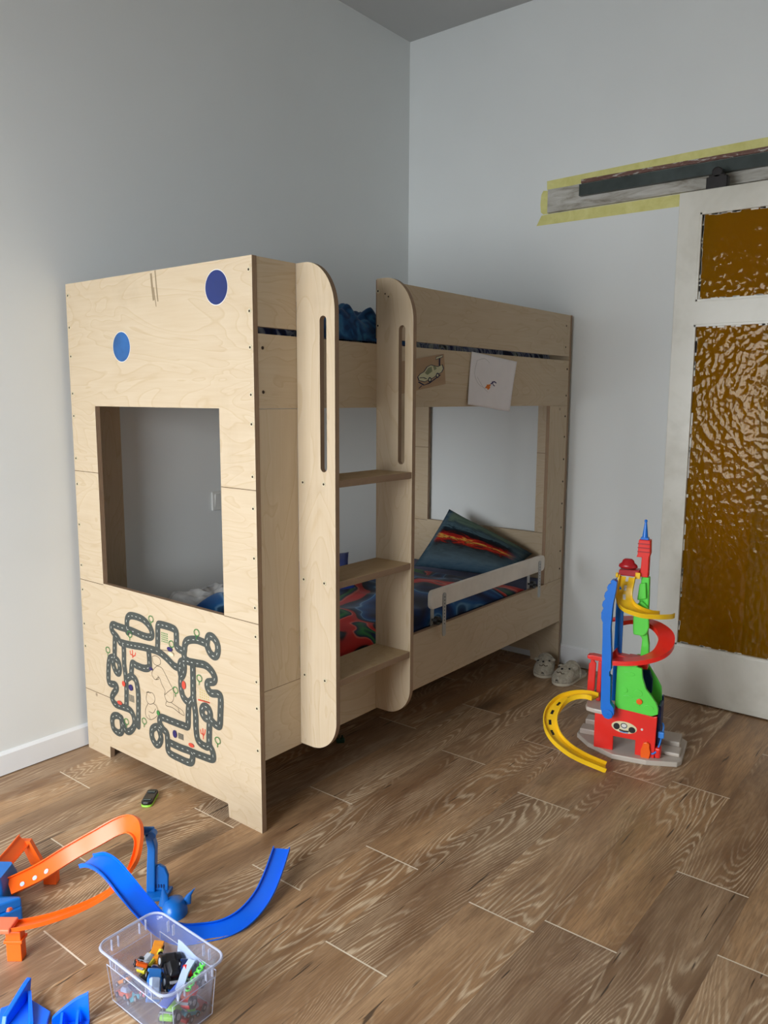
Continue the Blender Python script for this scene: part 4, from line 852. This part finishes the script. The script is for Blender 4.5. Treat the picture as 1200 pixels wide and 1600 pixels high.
ramp('red_spiral_ramp', [(0.050, 0.075, 0.512), (0.085, 0.125, 0.510), (0.135, 0.150, 0.506), (0.190, 0.140, 0.495), (0.228, 0.105, 0.475), (0.235, 0.060, 0.448), (0.215, 0.020, 0.422), (0.170, -0.005, 0.402), (0.120, -0.012, 0.390), (0.062, -0.012, 0.382)],
     [(0.9, -0.5, 0), (0.6, -0.8, 0), (0.05, -1, 0), (-0.5, -0.85, 0), (-0.9, -0.4, 0), (-1, 0.1, 0), (-0.7, 0.7, 0), (-0.25, 1, 0), (0, 1, 0), (0, 1, 0)], 0.058, P['red'], 0.013, (0.40, 0.47, 0.54))
m = MB(); gp(m, [(0.07, 0.372), (0.05, 0.372), (0.05, 0.40), (0.062, 0.415), (0.068, 0.395), (0.15, 0.385), (0.17, 0.376)], 0.02, 0.06); gbox(m, 0.10, 0.175, 0.055, 0.11, 0.34, 0.378); m.build('spiral_support', P['red'], gar, bevel=0.003)

# ------------------------------------------------------------------ orange track set
OR = [(-0.666,0.269,0.05),(-0.596,0.246,0.065),(-0.523,0.212,0.1),(-0.47,0.161,0.14),(-0.428,0.114,0.175),(-0.415,0.072,0.19),(-0.43,0.014,0.195),(-0.472,-0.043,0.185),(-0.504,-0.059,0.155),(-0.549,-0.052,0.12),(-0.605,-0.026,0.095),(-0.681,0.007,0.085),(-0.744,0.04,0.085),(-0.795,0.08,0.085)]
BT = [(-0.597,-0.009,0.2),(-0.589,-0.045,0.212),(-0.583,-0.091,0.207),(-0.578,-0.151,0.178),(-0.555,-0.177,0.13),(-0.521,-0.199,0.07),(-0.476,-0.213,0.025),(-0.425,-0.236,0.008),(-0.378,-0.267,0.008),(-0.321,-0.279,0.014),(-0.25,-0.266,0.025),(-0.18,-0.234,0.04),(-0.083,-0.173,0.055)]
CR, CF = V3((0.623, -0.782, 0)), V3((0.782, 0.623, 0))     # across the room to the right, away towards the bed
ts = thing('toy_track_set', 'orange looping toy car track with blue booster and blue upright stand', 'toy track', (-0.55, 0.2, 0))
oq = catmull(OR, 8); bank = [35, 40, 48, 55, 60, 66, 70, 62, 46, 30, 20, 14, 12, 12]; ow = []
ctr = V3((-0.60, 0.16, 0))
for i, p in enumerate(OR):
    a, b = V3(OR[max(0, i - 1)]), V3(OR[min(len(OR) - 1, i + 1)]); t = (b - a); h = V3((t.y, -t.x, 0)).normalized()
    if h.dot(V3(p) - ctr) < 0: h = -h
    k = math.radians(bank[i]); ow.append(h * math.cos(k) + V3((0, 0, math.sin(k))))
oq = catmull(OR, 8); owq = catmull(ow, 8)
MB().sweep(oq, owq, chan(0.048, 0.003, 0.0065, 0.003), 0, None).build('loop_track', P['orange'], ts, smooth=35)
def leg(c, z, rot=0.0, sx=0.036, sy=0.026):
    ex, ey = V3((math.cos(rot), math.sin(rot), 0)), V3((-math.sin(rot), math.cos(rot), 0)); c = V3(c)
    m = MB(); m.prism([c + ex * a * sx / 2 + ey * b * sy / 2 for a, b in ((-1, -1), (1, -1), (1, 1), (-1, 1))], (0, 0, z))
    m.prism([c + ex * a * sx * 0.62 + ey * b * sy * 0.62 + V3((0, 0, z * 0.62)) for a, b in ((-1, -1), (1, -1), (1, 1), (-1, 1))], (0, 0, z * 0.10))
    return m.build('support_leg', P['orange'], ts, bevel=0.0015)
leg((-0.545, 0.275, 0), 0.058, -0.9); leg((-0.757, 0.052, 0), 0.078, -0.9)
m = MB(); m.obox((-0.785, 0.075, 0.092), CR * 0.075, CF * 0.05, (0, 0, 0.012)); m.build('track_connector', P['coral'], ts, bevel=0.003)
m = MB(); m.sweep([(-0.545, 0.425, 0.072), (-0.59, 0.402, 0.060), (-0.645, 0.375, 0.048)], [CF + CR * 0.4] * 3, chan(0.042, 0.003, 0.006, 0.003)); m.build('launch_ramp', P['orange'], ts)
m = MB(); m.prism([(-0.553, 0.435, 0.068), (-0.535, 0.410, 0.068), (-0.520, 0.365, 0.0), (-0.540, 0.400, 0.0)], (0.012, 0.010, 0)); m.build('support_leg', P['orange'], ts)
m = MB(); m.obox((-0.665, 0.395, 0.058), CR * 0.03, CF * 0.045, (0, 0, 0.02)); m.build('track_connector', P['coral'], ts, bevel=0.006)
m = MB()
m.loft([[V3((-0.690, 0.330, z)) + CR * a + CF * b for a, b in rrect(-0.06 * k, -0.05 * k, 0.058 * k, 0.05 * k, 0.012)] for k, z in ((1.0, 0.0), (1.0, 0.055), (0.84, 0.085))])
m.build('booster_housing', P['teal_blue'], ts, smooth=40)
m = MB()
m.prism([V3((-0.735, 0.235, 0)) + CR * a + CF * b for a, b in ((-0.08, -0.04), (0.03, -0.055), (0.085, 0.0), (0.06, 0.045), (-0.08, 0.045))], (0, 0, 0.045))
m.prism([V3((-0.745, 0.215, 0.045)) + CR * a + CF * b for a, b in ((-0.08, -0.035), (0.01, -0.03), (0.075, 0.022), (-0.08, 0.022))], (0, 0, 0.026))
m.build('booster_body', P['teal_blue'], ts, bevel=0.004)
m = MB(); m.prism([V3((-0.70, 0.185, 0)) + CR * a + CF * b for a, b in ((-0.08, -0.01), (0.0, -0.018), (0.01, 0.0), (-0.08, 0.02))], (0, 0, 0.055)); m.build('booster_trim', P['coral'], ts, bevel=0.003)
m = MB()
for k in range(3): m.flat(ell(0, 0, 0.006, 0.006, 10), lambda a, b, k=k: tuple(V3(oq[4 + 3 * k]) + owq[4 + 3 * k].normalized() * (a - 0.008) + (V3(oq[5 + 3 * k]) - V3(oq[4 + 3 * k])).normalized() * b), tuple((V3(oq[12]) - V3(oq[4])).cross(owq[8]).normalized()), 0.0012)
m.build('track_window', P['pale_blue'], ts)
# stand that holds the hairpin
sb = V3((-0.392, 0.002, 0))
def sp(a, b, z): return sb + CR * a + CF * b + V3((0, 0, z))
m = MB()
m.prism([sp(a, b, 0) for a, b in ((-0.028, -0.045), (0.036, -0.030), (0.042, 0.02), (-0.022, 0.012))], (0, 0, 0.012))
m.prism([sp(a, -0.004, z) for a, z in ((-0.024, 0.012), (0.034, 0.012), (0.036, 0.055), (0.028, 0.078), (0.012, 0.088), (0.006, 0.085), (-0.020, 0.085))], CF * 0.012)
m.build('stand_foot', P['teal_blue'], ts, bevel=0.003)
m = MB(); m.prism([sp(a, -0.012, z) for a, z in ((-0.024, 0.012), (0.000, 0.012), (0.003, 0.085), (0.006, 0.140), (-0.002, 0.178), (-0.022, 0.178), (-0.016, 0.140), (-0.020, 0.085))], CF * 0.028)
st = m.build('stand_post', P['teal_blue'], ts, bevel=0.003)
m = MB(); m.cyl(sp(-0.036, 0.0, 0.186), CR, 0.011, 0.036, 18); m.cyl(sp(0.000, 0.0, 0.183), -CF, 0.011, 0.022, 18); m.build('stand_clamp', P['teal_blue'], ts, bevel=0.002)
m = MB()
for k in range(4): m.obox(sp(0.002 + 0.007 * k, -0.0045, 0.026), CR * 0.003, CF * 0.002, (0, 0, 0.010))
m.build('stand_slots', P['navy'], ts)
# blue curved track lying towards the viewer
bw = [(0.036, 0.027, 0.010)] * 4 + [(0.036, 0.027, 0.012), (0.028, 0.030, 0.016), (0.012, 0.034, 0.018), (0.0, 0.035, 0.018), (-0.010, 0.034, 0.018), (-0.020, 0.030, 0.016), (-0.030, 0.022, 0.010), (-0.036, 0.010, 0.004), (-0.038, 0.002, 0.0)]
bq = catmull(BT, 8); bwq = catmull([CR * a + CF * b + V3((0, 0, c)) for a, b, c in bw], 8)
m = MB(); m.sweep(bq, bwq, chan(0.050, 0.003, 0.007, 0.003), 0, None)
tag(m.build('toy_track', P['bright_blue'], smooth=35, loc=(-0.42, -0.2, 0)), 'bright blue U-shaped toy car track curving on the floor behind the clear box', 'toy track')
def fin(cx, cy, pts, label):
    pass
sf = thing('toy_shark_piece', 'dark blue plastic piece with pointed fins beside the blue track', 'toy', (-0.40, -0.09, 0))
m = MB(); m.loft([[V3((-0.410, -0.105, z)) + CR * a + CF * b for a, b in ell(0, 0, 0.034 * k, 0.040 * k, 14)] for k, z in ((1, 0.0), (0.95, 0.018), (0.7, 0.034), (0.3, 0.040))]); m.build('body', P['teal_blue'], sf, smooth=60)
def spike(c, dx, h, lean):
    c = V3(c); m = MB(); top = c + CR * lean + V3((0, 0, h))
    m.loft([[c + CR * a + CF * b for a, b in ell(0, 0, dx, dx * 0.4, 10)], [c + (top - c) * 0.55 + CR * (a - lean * 0.2) + CF * b for a, b in ell(0, 0, dx * 0.5, dx * 0.25, 10)], [top + CR * a + CF * b for a, b in ell(0, 0, dx * 0.06, dx * 0.06, 10)]])
    return m.build('fin', P['teal_blue'], sf, smooth=60)
spike((-0.425, -0.085, 0.02), 0.018, 0.055, -0.004); spike((-0.385, -0.120, 0.02), 0.014, 0.045, 0.026)
# two loose blue wing pieces at the lower left
w1 = thing('toy_ramp_piece', 'blue plastic angled piece with a tall slotted side, lower left corner of the photo', 'toy', (-0.84, -0.15, 0))
m = MB(); m.prism([(-0.905, -0.150, 0.0), (-0.835, -0.225, 0.0), (-0.800, -0.185, 0.0), (-0.810, -0.110, 0.0), (-0.865, -0.090, 0.0)], (0, 0, 0.012)); m.build('base_plate', P['bright_blue'], w1, bevel=0.002)
m = MB(); m.prism([(-0.895, -0.150, 0.012), (-0.812, -0.098, 0.012), (-0.800, -0.085, 0.045), (-0.815, -0.095, 0.045), (-0.885, -0.140, 0.032)], V3((0.006, -0.010, 0.0))); m.build('side_wall', P['bright_blue'], w1, bevel=0.002)
m = MB(); m.prism([(-0.860, -0.205, 0.012), (-0.812, -0.110, 0.012), (-0.812, -0.110, 0.030), (-0.85, -0.19, 0.022)], V3((0.006, -0.004, 0))); m.build('rib', P['bright_blue'], w1)
w2 = thing('toy_ramp_piece', 'blue plastic curved wing piece standing left of the clear toy box', 'toy', (-0.78, -0.24, 0))
m = MB()
cv = catmull([(-0.812, -0.215, 0), (-0.790, -0.225, 0), (-0.768, -0.240, 0), (-0.752, -0.262, 0)], 5); N = len(cv)
lo = [V3((p.x, p.y, 0.0)) for p in cv]; hi = [V3((p.x, p.y, 0.022 + 0.048 * (i / (N - 1)))) for i, p in enumerate(cv)]
for i in range(N - 1): m.prism([lo[i], lo[i + 1], hi[i + 1], hi[i]], (-0.006, -0.008, 0))
m.build('curved_wall', P['bright_blue'], w2)
m = MB(); m.prism([(-0.812, -0.217, 0.0), (-0.756, -0.268, 0.0), (-0.785, -0.300, 0.0), (-0.842, -0.250, 0.0)], (0, 0, 0.006)); m.build('base_plate', P['bright_blue'], w2)
m = MB()
for q in ((-0.797, -0.222), (-0.772, -0.243)): m.prism([(q[0] - 0.005, q[1] - 0.011, 0.006), (q[0] - 0.025, q[1] - 0.034, 0.006), (q[0] - 0.005, q[1] - 0.011, 0.035)], (0.004, -0.003, 0))
m.build('rib', P['bright_blue'], w2)

# ------------------------------------------------------------------ clear toy box
bx = thing('storage_box', 'clear plastic storage box full of toy cars on the wooden floor', 'box', (-0.63, -0.357, 0))
X0, X1, Y0, Y1, BZ = -0.716, -0.546, -0.488, -0.226, 0.140
def ring(ins, z, r=0.030): return [(a, b, z) for a, b in rrect(X0 + ins, Y0 + ins, X1 - ins, Y1 - ins, r)]
m = MB(); m.loft([ring(0.024, 0.0), ring(0.022, 0.003), ring(0.013, BZ - 0.012), ring(0.006, BZ - 0.011), ring(0.003, BZ - 0.006), ring(0.000, BZ - 0.003), ring(0.002, BZ), ring(0.010, BZ - 0.001), ring(0.0148, BZ - 0.012), ring(0.0238, 0.0035)], 0, True, True)
m.build('shell', M_CLEAR, bx, smooth=40)
m = MB().tube([V3(p) for p in ring(0.003, BZ - 0.001)], 0.0028, 6, 0, True); m.build('rim', M_FROST, bx, smooth=60)
m = MB(); cyb, cxb = (Y0 + Y1) / 2, (X0 + X1) / 2
for sx in (-1, 1):
    for dy in (-0.075, -0.055, 0.055, 0.075):
        xx = X0 + 0.010 if sx < 0 else X1 - 0.010
        m.box((xx - 0.003, cyb + dy - 0.001, BZ - 0.030), (xx + 0.003, cyb + dy + 0.001, BZ - 0.004))
for sy in (-1, 1):
    for dx in (-0.045, -0.028, 0.028, 0.045):
        yy = Y0 + 0.010 if sy < 0 else Y1 - 0.010
        m.box((cxb + dx - 0.001, yy - 0.003, BZ - 0.030), (cxb + dx + 0.001, yy + 0.003, BZ - 0.004))
m.build('rib', M_FROST, bx)
m = MB()
for yy, s_ in ((Y0 + 0.0165, -1), (Y1 - 0.0165, 1)):
    q = [(cxb - 0.050, 0.012), (cxb + 0.050, 0.012), (cxb + 0.056, 0.100), (cxb - 0.056, 0.100)]
    m.tube([V3((a, yy + s_ * (b - 0.07) * 0.07, b)) for a, b in q], 0.0011, 5, 0, True)
for xx, s_ in ((X0 + 0.0165, -1), (X1 - 0.0165, 1)):
    q = [(cyb - 0.095, 0.012), (cyb + 0.095, 0.012), (cyb + 0.102, 0.100), (cyb - 0.102, 0.100)]
    m.tube([V3((xx + s_ * (b - 0.07) * 0.07, a, b)) for a, b in q], 0.0011, 5, 0, True)
m.build('side_panel', M_FROST, bx)

# ------------------------------------------------------------------ toy cars
def toy_car(label, loc, rot, L, body, top, kind='car', trim='silver'):
    t = thing('toy_car', label, 'toy car', loc, 'toy cars in the clear box'); t.rotation_euler = [math.radians(a) for a in rot]
    W, H = L * 0.42, L * 0.15; wr = L * (0.17 if kind == 'monster' else 0.105); z0 = wr * 0.7
    prof = [(-L / 2, z0), (L / 2, z0), (L / 2, z0 + H * 0.55), (L * 0.44, z0 + H * 0.85), (L * 0.1, z0 + H), (-L * 0.42, z0 + H * 1.05), (-L / 2, z0 + H * 0.7)]
    if kind == 'truck': prof = [(-L / 2, z0), (L / 2, z0), (L / 2, z0 + H * 1.5), (L * 0.42, z0 + H * 1.7), (L * 0.18, z0 + H * 1.7), (L * 0.16, z0 + H * 1.0), (-L / 2, z0 + H)]
    MB().prism([(a, -W / 2, b) for a, b in prof], (0, W, 0)).build('body', P[body], t, local=True, bevel=L * 0.03)
    if kind == 'truck':
        m = MB().box((-L * 0.48, -W * 0.46, z0 + H * 1.02), (L * 0.13, W * 0.46, z0 + H * 2.3)); m.build('cargo_box', P[top], t, local=True, bevel=L * 0.02)
    else:
        a = [[(x, y, z) for x, y in rrect(-L * 0.30 * k, -W * 0.40 * k, L * 0.16 * k, W * 0.40 * k, L * 0.04)] for k, z in ((1.0, z0 + H), (0.92, z0 + H * 1.5), (0.66, z0 + H * 1.95))]
        MB().loft(a).build('cabin', P[top], t, local=True, smooth=40)
        MB().box((-L * 0.49, -W * 0.48, z0 + H * 1.35), (-L * 0.42, W * 0.48, z0 + H * 1.5)).box((-L * 0.47, -W * 0.3, z0 + H), (-L * 0.45, -W * 0.25, z0 + H * 1.36)).box((-L * 0.47, W * 0.25, z0 + H), (-L * 0.45, W * 0.3, z0 + H * 1.36)).build('spoiler', P[trim], t, local=True)
    for sx in (-0.30, 0.30):
        for sy in (-1, 1):
            y = sy * W * 0.5 - (0 if sy < 0 else -0.0)
            MB().cyl((L * sx, y - sy * wr * 0.35, wr), (0, sy, 0), wr, wr * 0.7, 14).cyl((L * sx, y + sy * wr * 0.35, wr), (0, sy, 0), wr * 0.5, wr * 0.06, 10, 1).build('wheel', [P['black'], P[trim]], t, local=True, smooth=40)
    return t
cars = [
 ('orange toy pickup on top of the pile at the left side of the box', (-0.64, -0.288, 0.07), (25, 30, 60), 0.062, 'orange', 'black', 'car'),
 ('yellow toy car with silver trim on top of the pile at the back', (-0.617, -0.3, 0.074), (-12, -18, 10), 0.064, 'lemon', 'silver', 'car'),
 ('translucent amber toy van with box back at the back of the pile', (-0.588, -0.288, 0.074), (8, -10, 40), 0.056, 'amber', 'amber', 'truck'),
 ('blue and silver toy car with stripes in the middle of the pile', (-0.655, -0.357, 0.066), (20, -25, 50), 0.072, 'sky', 'pale_blue', 'car'),
 ('big black toy monster truck in the middle of the pile', (-0.6, -0.355, 0.066), (15, -20, 65), 0.085, 'black', 'black', 'monster'),
 ('dark purple toy car beside the left wall of the box', (-0.67, -0.318, 0.056), (30, 10, 20), 0.062, 'purple', 'black', 'car'),
 ('orange and navy toy racer low at the left wall of the box', (-0.68, -0.29, 0.056), (10, 35, 100), 0.052, 'amber', 'navy', 'car'),
 ('pink toy car half buried next to the blue striped car', (-0.675, -0.35, 0.052), (30, 20, 75), 0.050, 'pink', 'black', 'car'),
 ('coral toy car pressed to the outer left wall low down in the box', (-0.686, -0.258, 0.018), (5, 20, 85), 0.062, 'coral', 'pale_blue', 'car'),
 ('teal toy car pressed against the left side wall of the box', (-0.686, -0.33, 0.014), (10, 40, 85), 0.072, 'teal', 'teal', 'car'),
 ('lime green toy car at the front corner of the box', (-0.680, -0.456, 0.030), (-10, 15, 20), 0.078, 'lime', 'lime', 'monster'),
 ('small sea green toy car at the bottom of the front wall', (-0.63, -0.455, 0.03), (0, 30, 5), 0.050, 'teal', 'green', 'car'),
 ('red toy car with black wheels at the right end of the box', (-0.588, -0.430, 0.052), (-8, -20, 25), 0.075, 'red', 'coral', 'monster'),
 ('dark red toy car at the bottom right of the box', (-0.585, -0.440, 0.014), (0, 8, 15), 0.076, 'dark_red', 'silver', 'car'),
 ('navy toy car with red nose near the right wall of the box', (-0.57, -0.392, 0.08), (20, -20, 55), 0.056, 'navy', 'red', 'car'),
 ('black toy car buried in the centre of the box', (-0.630, -0.400, 0.030), (0, 10, 80), 0.075, 'black', 'silver', 'car'),
 ('navy toy car buried at the back of the box', (-0.618, -0.288, 0.020), (5, 0, 15), 0.075, 'navy', 'sky', 'car'),
 ('grey toy car buried under the yellow car', (-0.640, -0.300, 0.020), (5, 10, 120), 0.070, 'silver', 'black', 'car'),
 ('dark blue toy car buried under the amber van', (-0.578, -0.340, 0.030), (0, 0, 75), 0.080, 'blue', 'black', 'car'),
]
def keep_inside(t):
    M = Matrix.Translation(t.location) @ t.rotation_euler.to_matrix().to_4x4()
    pts = [M @ v.co for ch in t.children for v in ch.data.vertices]
    lo = [min(p[k] for p in pts) for k in range(3)]; hi = [max(p[k] for p in pts) for k in range(3)]
    ins = 0.0265 - 0.010 * max(0.0, min(1.0, lo[2] / 0.13))
    for k, a, b in ((0, X0 + ins, X1 - ins), (1, Y0 + ins, Y1 - ins)):
        if lo[k] < a: t.location[k] += a - lo[k]
        elif hi[k] > b: t.location[k] += b - hi[k]
    if lo[2] < 0.0045: t.location[2] += 0.0045 - lo[2]
for c in cars: keep_inside(toy_car(*c))
def loose(name, m, mat, label, cat, loc):
    return tag(m.build(name, mat, loc=loc, bevel=0.001), label, cat)
m = MB(); m.prism([(-0.567, -0.325, 0.060), (-0.567, -0.420, 0.060), (-0.563, -0.420, 0.094), (-0.561, -0.340, 0.112), (-0.561, -0.325, 0.112)], (0.0025, 0, 0)); loose('plastic_card', m, P['pale_blue'], 'pale flat plastic card leaning on the back right wall inside the box', 'toy part', (-0.566, -0.37, 0.06))
m = MB(); m.sweep(catmull([(-0.655, -0.440, 0.082), (-0.625, -0.420, 0.086), (-0.602, -0.405, 0.094), (-0.575, -0.395, 0.102)], 5), [(-0.3, 1, 0)] * 16, [(-0.009, -0.002), (0.009, -0.002), (0.009, 0.003), (-0.009, 0.003)]); loose('toy_track_connector', m, P['pale_blue'], 'pale grey bent track connector lying across the pile in the box', 'toy part', (-0.61, -0.42, 0.09))
m = MB(); m.obox((-0.652, -0.428, 0.084), V3((0.070, 0.020, 0.004)), V3((-0.007, 0.022, 0.0)), (0, 0, 0.004)); loose('toy_track_plate', m, plastic('periwinkle_plastic', (84, 118, 222), 0.35), 'periwinkle blue flat track plate lying on top at the front of the box', 'toy part', (-0.655, -0.446, 0.088))
m = MB()
for k in range(6): m.tube([V3((-0.622 + 0.012 * k + 0.006 * math.cos(a), -0.440 + 0.005 * k + 0.006 * math.sin(a), 0.084 + 0.002 * k)) for a in [2 * PI * j / 10 for j in range(10)]], 0.0024, 6, 0, True)
tag(m.build('toy_chain', P['green'], smooth=60, loc=(-0.60, -0.45, 0.084)), 'green openwork plastic chain lying on the pile at the right end of the box', 'toy part')
# loose toys on the floor near the bed
ov = thing('toy_vehicle', 'black toy car with a lime edge lying upside down on the floor before the bed', 'toy car', (-0.098, 0.449, 0))
ax_ = V3((0.77, 0.63, 0)); ay_ = V3((-0.63, 0.77, 0)); c0 = V3((-0.098, 0.449, 0))
m = MB(); m.prism([c0 + ax_ * a + ay_ * b for a, b in rrect(-0.048, -0.019, 0.048, 0.019, 0.014)], (0, 0, 0.007)); m.build('body', P['lime'], ov, bevel=0.002)
m = MB(); m.prism([c0 + ax_ * a + ay_ * b + V3((0, 0, 0.007)) for a, b in rrect(-0.047, -0.019, 0.047, 0.019, 0.014)], (0, 0, 0.011)); m.build('chassis', P['black'], ov, bevel=0.003)
m = MB()
for a in (-0.026, 0.026): m.obox(c0 + ax_ * a + V3((0, 0, 0.0195)), ax_ * 0.014, ay_ * 0.026, (0, 0, 0.003))
m.build('axle', M_TRACK, ov, bevel=0.001)
gt = thing('toy_figure', 'tiny dark green toy with two ears in the shadow under the bed', 'toy', (0.651, 0.252, 0))
c0 = V3((0.651, 0.252, 0)); m = MB(); m.obox(c0 + V3((0, 0, 0.009)), CR * 0.034, CF * 0.022, (0, 0, 0.018)); m.build('body', P['dark_green'], gt, bevel=0.005)
for a in (-0.006, 0.007):
    m = MB().cyl(c0 + CR * a + V3((0, 0, 0.016)), (0, 0, 1), 0.004, 0.014, 10); m.build('ear', P['dark_green'], gt, bevel=0.001)
